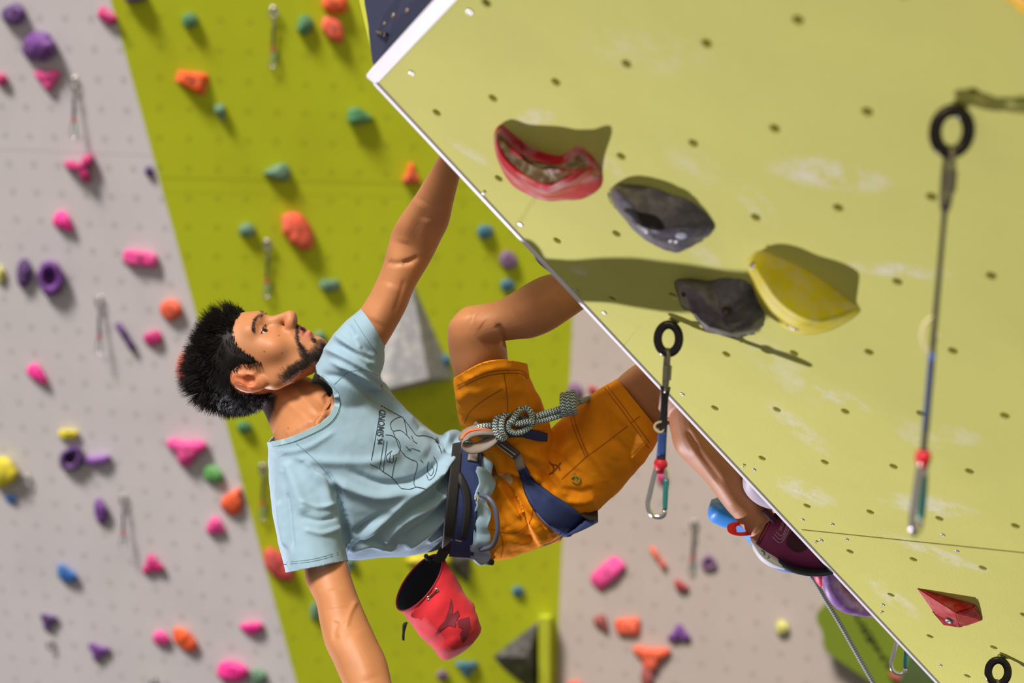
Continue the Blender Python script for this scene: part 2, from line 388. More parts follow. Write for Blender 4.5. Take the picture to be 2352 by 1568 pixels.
s2t, s2b = isect(pl(BACK), pl(RIGHT), hz(ZT)), isect(pl(BACK), pl(RIGHT), hz(ZB))
lt, lb = isect(pl(LEFT), vx(-700), hz(ZT)), isect(pl(LEFT), vx(-700), hz(ZB))
rt, rb = isect(pl(RIGHT), vx(3600), hz(ZT)), isect(pl(RIGHT), vx(3600), hz(ZB))
# sheets of the climbing hall
polywall('wall_left', [lt, s1t, s1b, lb], M_LEFT, LEFT)
polywall('wall_back', [s1t, s2t, s2b, s1b], M_BACK, BACK)
polywall('wall_right', [s2t, rt, rb, s2b], M_RIGHT, RIGHT)
V, F = boxm([0, 4, -.1], [9, 0, 0], [0, 9, 0], [0, 0, .1]); tag(mk('floor', V, F, mat('floor_mat', (52, 54, 58), .9), smooth=False), kind='structure')

# near overhang panel with real drilled holes
cA = np.array([-.2074448, -.40268696, 2.32639852]); cB = np.array([.90683434, .72251841, 3.16253867]); cT = np.array([-.07447927, -.46342658, 2.02846662])
E1 = (cB-cA)/np.linalg.norm(cB-cA); E2 = (cT-cA)/np.linalg.norm(cT-cA); UO = np.cross(E1, PM); UO /= np.linalg.norm(UO)   # UO points out of the underside, away from the prow
U2 = np.cross(E2, PM); U2 = -U2/np.linalg.norm(U2)
if U2 @ (cB-cA) > 0: U2 = -U2
def near_panel():
    V = []; F = []; K = 20; s = PS; rh = .0068
    skip = set()
    for i in range(-4, 12):
        for j in range(-11, 9):
            c = PO+s*(i*PR+j*PC); b = len(V)
            # square outline with K points, hole ring, recess rings
            th = (np.arange(K)+.5)/K*2*np.pi
            sq = []
            for t in th:
                x, y = math.cos(t), math.sin(t); q = .5/max(abs(x), abs(y)); sq.append((x*q, y*q))
            corners = {int(K/8*q)%K for q in (1, 3, 5, 7)}
            for x, y in sq: V.append(c+s*(x*PR+y*PC))
            for rr, h in ((rh*1.25, 0), (rh, -.0012), (rh, -.016)):
                for t in th: V.append(c+rr*(math.cos(t)*PR+math.sin(t)*PC)+h*PM)
            cc = [len(V)+q for q in range(4)]
            for x, y in ((.5, .5), (-.5, .5), (-.5, -.5), (.5, -.5)): V.append(c+s*(x*PR+y*PC))
            for k in range(K):
                k2 = (k+1) % K
                for L_ in range(3): F.append((b+L_*K+k, b+L_*K+k2, b+(L_+1)*K+k2, b+(L_+1)*K+k))
            # corner fills
            for q, (x, y) in enumerate(((1, 1), (-1, 1), (-1, -1), (1, -1))):
                a = (q+.5)*math.pi/2; k = int(a/(2*math.pi)*K-.5); F.append((b+k, cc[q], b+(k+1) % K))
    return np.array(V), F
V, F = near_panel()
s1 = (V-cA) @ UO; V, F = clip(V, F, -s1)
s2 = (V-cA) @ U2; V, F = clip(V, F, -s2)
V = np.array([cwp(v) for v in V])
near = mk('wall_overhang', V, F, M_NEAR, smooth=False, origin=cwp(cA)); near['kind'] = 'structure'
# backing board behind the holes
def quad_slab(name, a, b, c, d, n, t, m, parent=None):
    pts = [np.array(x) for x in (a, b, c, d)]; V = [*pts, *[p-np.array(n)*t for p in pts]]
    F = [(0, 1, 2, 3), (7, 6, 5, 4)]+[(i, 4+i, 4+(i+1) % 4, (i+1) % 4) for i in range(4)]
    return mk(name, [cwp(v) for v in V], F, m, parent, smooth=False)
far = cA+E1*2.6; inn = -UO
bk = quad_slab('backing_board', cA-PM*.0165+inn*.002, far-PM*.0165+inn*.002, far-PM*.0165+inn*2.2, cA+E2*1.6-PM*.0165+inn*.3, PM, .01, M_HOLE, near)
# underside face (the one being climbed) and the upper face with the navy patch
dp = -PM
un = quad_slab('wall_underside', cA-PM*.002, far-PM*.002, far+dp*1.5, cA+dp*1.5, UO, .02, mat('underside_paint', (196, 190, 60), .8), None); un['kind'] = 'structure'
cL = ray(800, -70)*2.62*1.0
upn = np.cross(cL-cA, E2); upn /= np.linalg.norm(upn); upn = upn if upn @ cA < 0 else -upn
UPP = Plane(upn, cA)
def qpt(px, py, h=0): return (UPP.at(px, py, h)-CAM) @ M3
upw = quad_slab('wall_upper', cA, qpt(772, -220), qpt(1300, -220), cA+E2*1.2, upn, .03, mat('upper_paint', (176, 182, 50), .8, var=.08)); upw['kind'] = 'structure'
navy = cr([(843, -40), (846, 60), (853, 125), (858, 148), (870, 152), (885, 138), (940, 78), (1030, -20), (1060, -60), (950, -80)], 4, True)
nv = [UPP.at(x, y, .001) for x, y in navy]; nv2 = [UPP.at(x, y, .004) for x, y in navy]; k = len(nv)
npch = mk('navy_patch', nv+nv2, [tuple(range(k, 2*k))]+[(i, (i+1) % k, k+(i+1) % k, k+i) for i in range(k)], mat('navy_paint', (30, 36, 68), .75, var=.08, vscale=12), upw, smooth=False)
for x, y, r in ((904, 36, 7), (936, 25, 6), (884, 55, 5)):
    V, F = disc(UPP.at(x, y, .004), UPP.N, r/FPX*2.3, .002, 14, .001); mk('bolt_hole', V, F, mat('brass', (170, 150, 130), .4, .7), upw)
V, F = tube([UPP.at(866, 72, .006), UPP.at(880, 77, .012), UPP.at(890, 80, .006)], .003, 8); mk('small_hook', V, F, M_DSTEEL, upw)
# white metal edge strips
def strip(name, a, b, outv, wide, deep):
    n = PM; A = a+n*.003+outv*.001; B = b+n*.003+outv*.001
    L_ = (B-A)/2; V, F = boxm((A+B)/2+outv*wide/2-n*deep/2, L_, outv*wide/2, n*deep/2, .0022)
    o = mk(name, [cwp(v) for v in V], F, M_WHITE, smooth=False); o['kind'] = 'structure'; return o
t1 = strip('trim_1', cA-E1*.004, far, UO, .0125, .02)
t2 = strip('trim_2', cA-E2*.008, cA+E2*1.2, U2, .021, .018)
for x, y, w_ in ((945, 168, 1), (1078, 27, 1), (1195, 515, 1.1), (1388, 718, .9), (1567, 905, .9), (1732, 1078, .8), (1844, 1193, .7), (1912, 1203, .75), (1945, 1238, .75), (1886, 1240, .9), (2165, 1228, .75), (2198, 1265, .75), (2028, 1388, .8), (2160, 1527, .8)):
    V, F = disc(NEAR.at(x, y, .0005), NEAR.N, .0050*w_, .0012, 16, .0016); mk('screw', V, F, M_SCREW, near)
for x, y in ((1110, 445), (1322, 668), (1528, 886), (1706, 1071), (1872, 1246), (2023, 1407)):
    V, F = disc(NEAR.at(x, y, .0035), NEAR.N, .0032, .001, 12, .001); mk('screw', V, F, M_SCREW, t1)
# panel joint low on the overhang
V, F = boxm((NEAR.at(1842, 1216, .0003)+NEAR.at(2420, 1276, .0003))/2, (NEAR.at(2420, 1276)-NEAR.at(1842, 1216))/2, cw(PM)*.0006, np.cross((NEAR.at(2420, 1276)-NEAR.at(1842, 1216)), cw(PM))/np.linalg.norm(NEAR.at(2420, 1276)-NEAR.at(1842, 1216))*.0009)
mk('panel_joint', V, F, mat('joint', (120, 110, 20), .9), near, smooth=False)

# ---------------------------------------------------------------- climbing holds on the far walls
HC = dict(purple=(104, 44, 140), violet=(84, 40, 118), lilac=(150, 92, 190), magenta=(206, 22, 122), pink=(232, 62, 150), hot=(242, 24, 150), coral=(236, 92, 58), orange=(240, 88, 18), red=(176, 40, 50),
          maroon=(150, 60, 62), yellow=(214, 200, 20), paleyellow=(206, 204, 110), blue=(22, 108, 190), teal=(40, 112, 140), green=(58, 128, 78), sage=(94, 138, 108), leaf=(86, 160, 80), mauve=(122, 86, 130), black=(46, 44, 50), salmon=(214, 70, 66))
def hmat(c): return mat('resin_'+c, HC[c], .62, var=.14, vscale=26, bump=.25, bscale=90, chalk=.35)
PROF = dict(dome=[(1, 0), (1.0, .3), (.94, .6), (.78, .86), (.5, .98), (.22, 1), (0, 1)], facet=[(1, 0), (.97, .12), (.55, 1), (0, 1)],
            ring=[(1, 0), (1.02, .45), (.92, .85), (.74, 1), (.55, .85), (.42, .35), (.34, .12), (0, .1)], pebble=[(1, 0), (1.03, .35), (.9, .8), (.55, 1.05), (.25, .96), (0, .95)])
def outline(kind, n=36):
    out = []
    for i in range(n):
        t = 2*math.pi*i/n; c, s_ = math.cos(t), math.sin(t)
        if kind in ('dome', 'ring', 'egg'): r = 1; x, y = c*r, s_*r*(1-.12*c)
        elif kind == 'tri':   # point down
            r = 1/(1+.28*math.cos(3*(t-math.pi/2))**1*-1) ; x, y = c*r*.92, s_*r*.92
        elif kind == 'bar': p = 4.; x = math.copysign(abs(c)**(2/p), c); y = math.copysign(abs(s_)**(2/p), s_)
        elif kind == 'lens': x = c; y = s_*abs(s_)**.6
        elif kind == 'three': r = .62+.42*math.cos(3*(t-math.pi/2+math.pi)); x, y = c*r, s_*r
        elif kind == 'cres': x = c; y = s_*.72-.38*(1-c*c)*-1-.25
        elif kind == 'heart': r = .82+.2*math.cos(2*t)*0+.25*abs(c)-.25*max(0, -s_)*(1-abs(c)); x, y = c*r, s_*r
        elif kind == 'bone': r = .38+.62*abs(c)**3; x, y = c, s_*(.35+.65*abs(c)**3)
        elif kind == 'drop': x = c; y = s_*(.55-.4*c)*1.45
        elif kind == 'trap': p = 5.; x = math.copysign(abs(c)**(2/p), c); y = math.copysign(abs(s_)**(2/p), s_)*(.78+.22*x)
        else: x, y = c, s_
        out.append((x, y))
    return np.array(out)
def hold(plane, cx, cy, w_, h_, rot, kind, color, hgt, label, prof=None, rough=.06, bolt=True, group=None, peak=(0, 0)):
    prof = prof or ('ring' if kind == 'ring' else 'facet' if kind in ('trap', 'bar3') else 'dome')
    o2 = outline(kind); a = math.radians(rot); Rm = np.array([[math.cos(a), -math.sin(a)], [math.sin(a), math.cos(a)]])
    o2 = (o2*[w_/2, h_/2]) @ Rm.T; rings = []; sd = hash(label) % 1000 if False else sum(map(ord, label))
    for k, (s_, hh) in enumerate(PROF[prof]):
        rg = []
        for x, y in o2:
            s3 = max(s_, .02); nz = mnoise.noise(Vector((x*s3*.05+sd, y*s3*.05, hh*1.5)))
            q = s3*(1+rough*2.2*nz)
            rg.append(plane.at(cx+x*q+peak[0]*hh, cy+y*q+peak[1]*hh, max(-.002, hgt*hh*(1+rough*3*nz))))
        rings.append(rg)
    V, F = rings_mesh(rings, True)
    o = mk('climbing_hold', V, F, hmat(color), origin=plane.at(cx, cy), smooth=prof != 'facet'); tag(o, label, 'climbing hold', group)
    if bolt:
        top = plane.at(cx, cy, hgt*(.16 if prof == 'ring' else 1.0)); V, F = disc(top, plane.N, .0085, .004, 12, .004)
        mk('bolt', V, F, M_DSTEEL, o)
    return o
L_, G_, R_ = LEFT, BACK, RIGHT
HOLDS = [
 (L_, 31, 33, 48, 56, 70, 'egg', 'violet', .06, 'dark purple egg-shaped hold in the top left corner of the grey wall'),
 (L_, 90, 107, 76, 70, 10, 'egg', 'purple', .09, 'large purple dome hold with a pocket, below the corner egg hold'),
 (L_, 246, 38, 46, 28, 36, 'bar', 'magenta', .04, 'short tilted magenta bar hold near the top of the grey and green wall seam'),
 (L_, 4, 182, 26, 30, 0, 'dome', 'magenta', .04, 'magenta hold cut by the left picture edge near the top'),
 (L_, 109, 180, 54, 46, 0, 'tri', 'pink', .04, 'pink triangular hold pointing down under the large purple dome'),
 (L_, 187, 384, 76, 74, 160, 'three', 'magenta', .07, 'three-armed magenta hold right below the upper left quickdraw'),
 (L_, 343, 393, 20, 24, 0, 'dome', 'violet', .03, 'tiny dark purple hold alone near the seam on the grey wall'),
 (L_, 147, 512, 56, 42, 45, 'drop', 'hot', .045, 'bright pink teardrop hold above the pair of purple holds'),
 (L_, 322, 594, 80, 36, 7, 'bar', 'pink', .05, 'long horizontal pink bar hold beside the seam'),
 (L_, 1, 630, 22, 42, 0, 'dome', 'paleyellow', .03, 'pale yellow hold cut by the left picture edge'),
 (L_, 55, 627, 34, 66, 5, 'dome', 'violet', .05, 'rough lumpy dark purple hold left of the purple ring hold'),
 (L_, 116, 637, 60, 80, -6, 'ring', 'purple', .07, 'tall purple ring hold with a hole in its middle'),
 (L_, 393, 711, 50, 50, 0, 'dome', 'coral', .05, 'round coral orange hold just left of the climber hair'),
 (L_, 288, 773, 72, 42, 58, 'bone', 'violet', .045, 'purple bone-shaped hold beside the blurred quickdraw'),
 (L_, 351, 775, 38, 42, -20, 'heart', 'magenta', .04, 'small magenta heart-shaped hold below the round coral hold'),
 (L_, 88, 862, 58, 36, 48, 'drop', 'hot', .045, 'bright pink wedge hold alone at the left, below the ring hold'),
 (L_, 157, 997, 46, 30, 0, 'heart', 'yellow', .04, 'small chalky yellow hold above the open purple ring'),
 (L_, 164, 1052, 62, 50, -55, 'ring', 'violet', .06, 'slanted open purple ring hold under the small yellow hold'),
 (L_, 223, 1056, 62, 34, -8, 'cres', 'lilac', .05, 'lilac crescent hold just right of the slanted purple ring'),
 (L_, 428, 1034, 80, 62, 4, 'tri', 'pink', .07, 'big pink rounded triangle hold below the climber head'),
 (L_, 8, 1086, 66, 70, 0, 'dome', 'yellow', .08, 'large yellow dome hold cut by the left picture edge'),
 (L_, 24, 1146, 28, 17, 30, 'dome', 'blue', .025, 'tiny blue hold under the large yellow dome'),
 (L_, 490, 1090, 48, 40, 35, 'dome', 'leaf', .045, 'leaf green hold on the grey wall below the big pink triangle'),
 (L_, 536, 1149, 66, 52, -62, 'drop', 'orange', .05, 'bright orange hold on the grey wall next to the seam by the sleeve'),
 (L_, 231, 1173, 30, 58, -8, 'dome', 'purple', .045, 'upright purple capsule hold left of the lower quickdraw'),
 (L_, 498, 1211, 44, 46, 30, 'drop', 'pink', .045, 'small chalky pink hold under the orange hold by the seam'),
 (L_, 350, 1298, 44, 42, 170, 'tri', 'magenta', .04, 'small magenta triangle hold below the lower quickdraw'),
 (L_, 153, 1318, 56, 46, 38, 'cres', 'blue', .05, 'blue crescent hold at the lower left of the grey wall'),
 (L_, 110, 1425, 34, 36, 10, 'tri', 'violet', .04, 'small purple triangle hold pointing down at the lower left'),
 (L_, 225, 1495, 44, 36, 15, 'tri', 'purple', .04, 'purple wedge hold near the bottom left of the picture'),
 (L_, 370, 1466, 40, 34, 20, 'dome', 'pink', .04, 'small pink hold touching the left of the orange lens hold'),
 (L_, 424, 1470, 74, 42, 46, 'lens', 'orange', .05, 'orange lens-shaped hold on the grey wall near the bottom'),
 (L_, 578, 1442, 54, 40, -4, 'cres', 'hot', .045, 'bright pink half-moon hold near the lower part of the seam'),
 (L_, 534, 1543, 76, 50, 5, 'dome', 'hot', .06, 'big bright pink oval hold at the bottom edge of the grey wall'),
 (L_, 594, 1553, 36, 38, 0, 'dome', 'sage', .04, 'pale green hold right of the big pink oval at the bottom'),
 (L_, 424, 846, 34, 66, 5, 'dome', 'coral', .05, 'orange-red hold hidden behind the climber spiky hair'),
 (G_, 437, 47, 36, 36, 0, 'egg', 'green', .05, 'round dark green hold at the top left of the green wall'),
 (G_, 702, 58, 38, 44, 10, 'egg', 'green', .05, 'dark green egg hold left of the two stacked orange holds'),
 (G_, 770, 8, 58, 42, 5, 'bar', 'orange', .06, 'orange block hold at the top edge, upper of the stacked pair'),
 (G_, 766, 68, 68, 44, 55, 'dome', 'coral', .06, 'orange lens hold, lower of the stacked pair near the prow'),
 (G_, 441, 186, 74, 58, 18, 'trap', 'orange', .06, 'faceted orange block hold on the green wall'),
 (G_, 507, 260, 44, 26, 75, 'drop', 'sage', .045, 'slim grey-green hold below the faceted orange block'),
 (G_, 828, 268, 64, 42, 8, 'drop', 'green', .07, 'green hold with a long soft shade left of the prow edge'),
 (G_, 635, 396, 62, 42, 178, 'drop', 'sage', .06, 'pale green wedge hold in the middle of the green wall'),
 (G_, 945, 404, 36, 46, 180, 'tri', 'orange', .045, 'small orange triangle hold left of the raised forearm'),
 (G_, 685, 531, 98, 62, 58, 'dome', 'coral', .075, 'big orange-red oval hold above the climber head'),
 (G_, 568, 528, 38, 32, 0, 'egg', 'sage', .045, 'small grey-green hold left of the big orange-red oval'),
 (G_, 757, 654, 44, 36, 0, 'heart', 'sage', .045, 'pale green hold between the face and the raised arm'),
 (G_, 1115, 532, 38, 32, -10, 'egg', 'teal', .045, 'blue hold right of the raised elbow'),
 (G_, 1168, 597, 42, 42, 0, 'egg', 'mauve', .045, 'round mauve hold above the bent left knee'),
 (G_, 1166, 655, 34, 28, 0, 'dome', 'teal', .035, 'small blue hold touching the top of the left calf'),
 (G_, 736, 776, 26, 32, 0, 'dome', 'sage', .035, 'pale green hold between the chin and the left sleeve'),
 (G_, 562, 981, 34, 28, 0, 'egg', 'green', .04, 'small green hold below the nape of the neck'),
 (G_, 640, 1297, 98, 54, 50, 'lens', 'salmon', .06, 'red-orange lens hold half hidden by the right sleeve'),
 (G_, 1024, 829, 22, 32, 0, 'dome', 'teal', .035, 'small blue hold beside the grey pyramid volume'),
 (G_, 1190, 1358, 28, 26, 0, 'dome', 'teal', .03, 'tiny blue hold right of the chalk bag'),
 (G_, 724, 1404, 24, 44, 0, 'dome', 'sage', .035, 'pale green hold peeping out left of the right elbow'),
 (G_, 806, 1293, 26, 26, 0, 'dome', 'sage', .035, 'pale green hold under the shirt beside the right arm'),
 (G_, 1073, 1532, 46, 34, 0, 'tri', 'teal', .05, 'blue triangular hold below the chalk bag'),
 (G_, 1016, 1550, 26, 24, 0, 'egg', 'mauve', .035, 'tiny mauve hold at the bottom edge under the chalk bag'),
 (G_, 311, -8, 56, 26, 0, 'dome', 'violet', .07, 'dark purple hold cut by the top edge beside the seam'),
 (G_, 985, 1287, 106, 26, 2, 'dome', 'yellow', .08, 'flat yellow-green hold behind the top of the chalk bag'),
 (R_, 1320, 896, 34, 36, 0, 'egg', 'mauve', .045, 'round mauve hold seen above the rope knot'),
 (R_, 1361, 896, 20, 22, 0, 'dome', 'red', .03, 'tiny crimson hold beside the round mauve hold'),
 (R_, 1519, 1095, 24, 30, 0, 'dome', 'magenta', .035, 'magenta hold seen through the carabiner'),
 (R_, 1395, 1315, 84, 44, -42, 'bar', 'pink', .055, 'large slanted pink bar hold on the right grey wall'),
 (R_, 1512, 1282, 58, 30, 55, 'bone', 'coral', .045, 'coral peanut-shaped hold right of the slanted pink bar'),
 (R_, 1628, 1292, 34, 34, 20, 'ring', 'mauve', .04, 'small dull purple hold right of the distant quickdraw'),
 (R_, 1564, 1345, 38, 28, 35, 'cres', 'red', .045, 'small dark red crescent hold under the distant quickdraw'),
 (R_, 1382, 1432, 44, 32, 60, 'drop', 'maroon', .045, 'dull maroon hold left of the square orange hold'),
 (R_, 1442, 1438, 56, 40, -3, 'bar', 'coral', .05, 'squarish orange hold below the slanted pink bar'),
 (R_, 1495, 1507, 74, 54, 5, 'tri', 'coral', .06, 'orange winged hold pointing down near the bottom'),
 (R_, 1486, 1556, 28, 50, -5, 'dome', 'maroon', .045, 'dull maroon hold directly below the orange winged hold'),
 (R_, 1560, 1457, 46, 38, 180, 'tri', 'purple', .045, 'purple rounded triangle hold on the lower right grey wall'),
 (R_, 1797, 1441, 32, 34, 10, 'egg', 'paleyellow', .045, 'lone yellow hold left of the hanging rope'),
 (R_, 1320, 1576, 40, 26, 0, 'dome', 'coral', .045, 'orange hold cut by the bottom edge beside the black volume'),
]
for h in HOLDS: hold(*h)

# ---------------------------------------------------------------- volumes
def solid(name, V, F, m, label, cat, flat=True):
    o = mk(name, V, F, m, origin=V[0], smooth=False); return tag(o, label, cat)
M_GVOL = mat('volume_grey', (132, 134, 140), .6, var=.2, vscale=9, chalk=.5)
M_DVOL = mat('volume_dark', (62, 60, 66), .6, var=.2, vscale=8, chalk=.2)
b = [BACK.at(940, 630), BACK.at(1042, 868), BACK.at(880, 905), BACK.at(830, 760)]; ap = [BACK.at(985, 868, .26), BACK.at(885, 893, .24)]
solid('wall_volume', b+ap, [(0, 1, 4), (0, 4, 5, 3), (1, 2, 5, 4), (2, 3, 5)], M_GVOL, 'grey pyramid volume on the green wall behind the raised upper arm', 'volume')
b = [BACK.at(1238, 1425), BACK.at(1238, 1600), BACK.at(1150, 1530), BACK.at(1133, 1507)]; ap = BACK.at(1210, 1508, .2)
solid('wall_volume', b+[ap], [(0, 4, 3), (3, 4, 2), (2, 4, 1), (0, 1, 4)], M_DVOL, 'black triangular volume at the bottom of the green wall', 'volume')
b = [BACK.at(1240, 1410), BACK.at(1268, 1412), BACK.at(1268, 1640), BACK.at(1240, 1640)]; c_ = [BACK.at(x, y, .12) for x, y in ((1237, 1418), (1262, 1420), (1262, 1640), (1237, 1640))]
solid('wall_rib', b+c_, [(4, 5, 6, 7), (0, 4, 7, 3), (1, 2, 6, 5), (0, 1, 5, 4), (3, 7, 6, 2)], mat('rib_lit_paint', (196, 206, 50), .7), 'upright rib in lit-edge yellow-green beside the black triangular volume', 'panel')  # stands for a volume's lit side, the light is in the paint
b = [BACK.at(1030, 1265), BACK.at(1082, 1275), BACK.at(1076, 1340), BACK.at(1040, 1310)]; ap = BACK.at(1050, 1290, .12)
solid('wall_volume', b+[ap], [(0, 4, 3), (3, 4, 2), (2, 4, 1), (0, 1, 4)], M_DVOL, 'small dark pointed volume right of the chalk bag strap', 'volume')
# low green feature with lettering at the lower right
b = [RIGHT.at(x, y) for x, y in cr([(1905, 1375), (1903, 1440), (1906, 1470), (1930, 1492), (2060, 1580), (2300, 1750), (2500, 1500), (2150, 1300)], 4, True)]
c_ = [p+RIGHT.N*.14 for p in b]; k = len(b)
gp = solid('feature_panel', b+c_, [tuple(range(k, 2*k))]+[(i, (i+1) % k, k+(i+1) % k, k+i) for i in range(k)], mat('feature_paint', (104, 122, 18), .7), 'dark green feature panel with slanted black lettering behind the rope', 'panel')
segs_ = []
for x0, y0, sg_ in ((1962, 1408, ((0, 0), (8, 6), (4, 12), (12, 18))), (1978, 1430, ((-6, 4), (6, 0), (10, 10), (0, 14), (12, 20))), (1992, 1452, ((-8, 2), (2, -4), (10, 6), (-4, 12), (8, 20), (14, 12))), (2004, 1472, ((-6, 2), (8, 0), (2, 12), (14, 14))), (2016, 1492, ((-6, 0), (6, -2), (4, 10), (12, 14))), (2030, 1512, ((-8, 2), (6, -4), (12, 8), (4, 14), (18, 22)))):
    segs_.append(tube([RIGHT.at(x0+a, y0+b_, .145) for a, b_ in sg_], .0075, 6, 4, flat=(1, .4)))
V, F = join(segs_); mk('lettering', V, F, mat('black_print', (24, 24, 18), .8), gp)
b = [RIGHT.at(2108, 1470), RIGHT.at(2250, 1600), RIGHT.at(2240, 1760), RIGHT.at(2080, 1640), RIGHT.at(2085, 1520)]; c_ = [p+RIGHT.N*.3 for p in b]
solid('feature_panel', b+c_, [(5, 6, 7, 8, 9)]+[(i, (i+1) % 5, 5+(i+1) % 5, 5+i) for i in range(5)], mat('feature_shaded', (66, 84, 40), .7, var=.3, vscale=10), 'green feature block coloured as a shaded face at the lower right behind the hanging carabiner', 'panel')  # face in shadow, its shade put into the darker colour
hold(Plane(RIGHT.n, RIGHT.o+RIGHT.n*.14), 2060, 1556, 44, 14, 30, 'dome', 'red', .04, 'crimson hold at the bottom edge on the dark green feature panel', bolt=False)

# ---------------------------------------------------------------- quickdraws
DOWN = np.array([0, 0, -1.])
M_SLING = mat('sling_black', (38, 36, 44), .8, var=.3, vscale=60)
M_SLINGB = mat('sling_blue', (46, 78, 150), .8, var=.2, vscale=60)
M_RUB = mat('rubber_red', (196, 26, 48), .5)
M_ALU = mat('polished_alloy', (226, 222, 224), .16, 1., var=.03)
M_TEAL = mat('teal_gate', (62, 148, 152), .35, .5)
M_TAPE = mat('tape_cream', (220, 208, 170), .7)
def oval(c, ax, up, a, b_, r, n=10, m=28, sq=1.):
    """closed oval ring tube in the plane spanned by up and ax x up"""
    up = np.array(up)/np.linalg.norm(up); sd = np.cross(ax, up); sd /= np.linalg.norm(sd); P_ = []
    for i in range(m):
        t = 2*math.pi*i/m; cs, sn = math.cos(t), math.sin(t); cs = math.copysign(abs(cs)**sq, cs); sn = math.copysign(abs(sn)**sq, sn); P_.append(np.array(c)+sd*a*cs+up*b_*sn)
    return tube(P_, r, n, 1, closed=True), P_
def quickdraw(anchor, N, label, ringax, sling=.13, rot=0., link=.07, detail=True, cut=9, group=None, swing=(0, 0, 0)):
    dn = DOWN+np.array(swing); dn /= np.linalg.norm(dn)
    N = np.array(N); a = np.array(anchor); ra = np.array(ringax)/np.linalg.norm(ringax); ra = ra-dn*(ra @ dn)*.6; ra /= np.linalg.norm(ra)
    r = root('quickdraw', a, label, 'quickdraw', group)
    # hanger: flat plate on the wall turning into a big eye
    up = -(dn-ra*(dn @ ra)); up /= np.linalg.norm(up); eye = a+N*.018-up*.014
    (V, F), P_ = oval(eye, ra, up, .0180, .0235, .0074, 12, 30); c = eye
    V = np.array(V); V = V-np.outer((V-c) @ ra, ra)*.45
    V2, F2 = disc(a-up*-.006, N, .013, .003, 20); V3, F3 = tube([a+up*.004+N*.003, a+up*.006+N*.008, eye+up*.024], .0055, 8, 3, flat=(1.2, .6))
    hv, hf = join([(V, F), (V2, F2), (V3, F3)]); h = mk('hanger', hv, hf, M_DSTEEL if detail else M_STEEL, r)
    V, F = disc(a+N*.006+up*.004, N, .0085, .009, 14, .004); mk('bolt', V, F, M_STEEL, h)
    if cut == 1: return r
    # quicklink
    side = np.cross(dn, ra); side /= np.linalg.norm(side); lt_ = eye-up*.024; lc = lt_+dn*(link/2-.006)
    lax = (side*.85+ra*.5); (V, F), _ = oval(lc, lax, -dn, .0085, link/2, .0036, 8, 28, .8)
    q = mk('quicklink', V, F, M_STEEL if not detail else mat('dull_zinc', (140, 136, 116), .4, .85), r)
    sd = np.cross(lax, -dn); sd /= np.linalg.norm(sd); sgn = 1 if sd @ Xw > 0 else -1; pw = lambda k: np.array(k)
    V, F = tube([lc+sd*.0088*sgn-dn*.010, lc+sd*.0088*sgn+dn*.014], .0062, 6, 1); mk('sleeve', V, F, mat('dull_zinc', (140, 136, 116), .4, .85), q, smooth=False)
    if cut == 2: return r
    st0 = lc+dn*(link/2-.004); st1 = st0+dn*sling
    path = [st0-dn*.004, st0+dn*.02, st0+dn*sling*.5, st1-dn*.01, st1+dn*.006]; fd = side if rot == 0 else ra
    V, F = tube(path, [.0085, .006, .0068, .0075, .0085], 8, 5, flat=(1, .45), fdir=fd); s_ = mk('sling', V, F, M_SLING, r)
    if detail:
        V, F = tube([st0+dn*sling*.58, st0+dn*sling*.72, st0+dn*sling*.9], .0071, 8, 3, flat=(.98, .55), fdir=fd); mk('blue_weave', V, F, M_SLINGB, s_)
        V, F = tube([st0+dn*sling*.44-Xw*.003, st0+dn*sling*.47-Xw*.012, st0+dn*sling*.53-Xw*.013, st0+dn*sling*.58-Xw*.003, st0+dn*sling*.5+Xw*.004], .003, 8, 4, flat=(1.3, .6)); mk('tape_knot', V, F, M_TAPE, s_)
    V, F = tube([st1-dn*.006, st1+dn*.002, st1+dn*.012], [.009, .012, .0085], 10, 3, flat=(1, .8), fdir=fd)
    (V5, F5), _ = oval(st1+dn*.010, np.cross(dn, fd), dn, .008, .006, .0035, 8, 16); rv, rf = join([(V, F), (V5, F5)]); mk('rubber_keeper', rv, rf, M_RUB, r)
    # carabiner: D shape, spine on one side, coloured gate on the other
    cax = math.cos(rot)*side+math.sin(rot)*ra; cax /= np.linalg.norm(cax)
    top = st1+dn*.008
    prof = [(-.004, 0), (-.0075, .006), (-.011, .022), (-.0155, .048), (-.0175, .062), (-.015, .075), (-.007, .083), (.003, .084), (.010, .080), (.0125, .072)]
    pr2 = [(-.004, 0), (.003, -.001), (.009, .003), (.0105, .010), (.0108, .018)]
    sgnc = 1 if cax @ Xw > 0 else -1; cax = cax*sgnc
    path = [top+cax*x+dn*y for x, y in reversed(prof)]+[top+cax*x+dn*y for x, y in pr2[1:]]
    V, F = tube(path, .0044, 10, 4); cb = mk('carabiner', V, F, M_ALU, r)
    V, F = tube([top+cax*.0108+dn*.018, top+cax*.0112+dn*.035, top+cax*.0115+dn*.055, top+cax*.0122+dn*.070], [.0042, .0046, .0046, .004], 10, 3); mk('gate', V, F, M_TEAL, cb)
    return r
VIEW = cw([0, 0, -1])
quickdraw(NEAR.at(1548, 739), NEAR.N, 'quickdraw with black and blue sling hanging over the edge before the right knee', cw([-.35, .1, -1]), .125, 0)
quickdraw(NEAR.at(2203, 246), NEAR.N, 'long blurred quickdraw hanging at the right side of the overhang', cw([-.3, .1, -1]), .288, math.radians(72))
quickdraw(NEAR.at(2302, 1508), NEAR.N, 'steel hanger with quicklink at the bottom right corner of the overhang', cw([-.3, .1, -1]), .12, 0, cut=2)
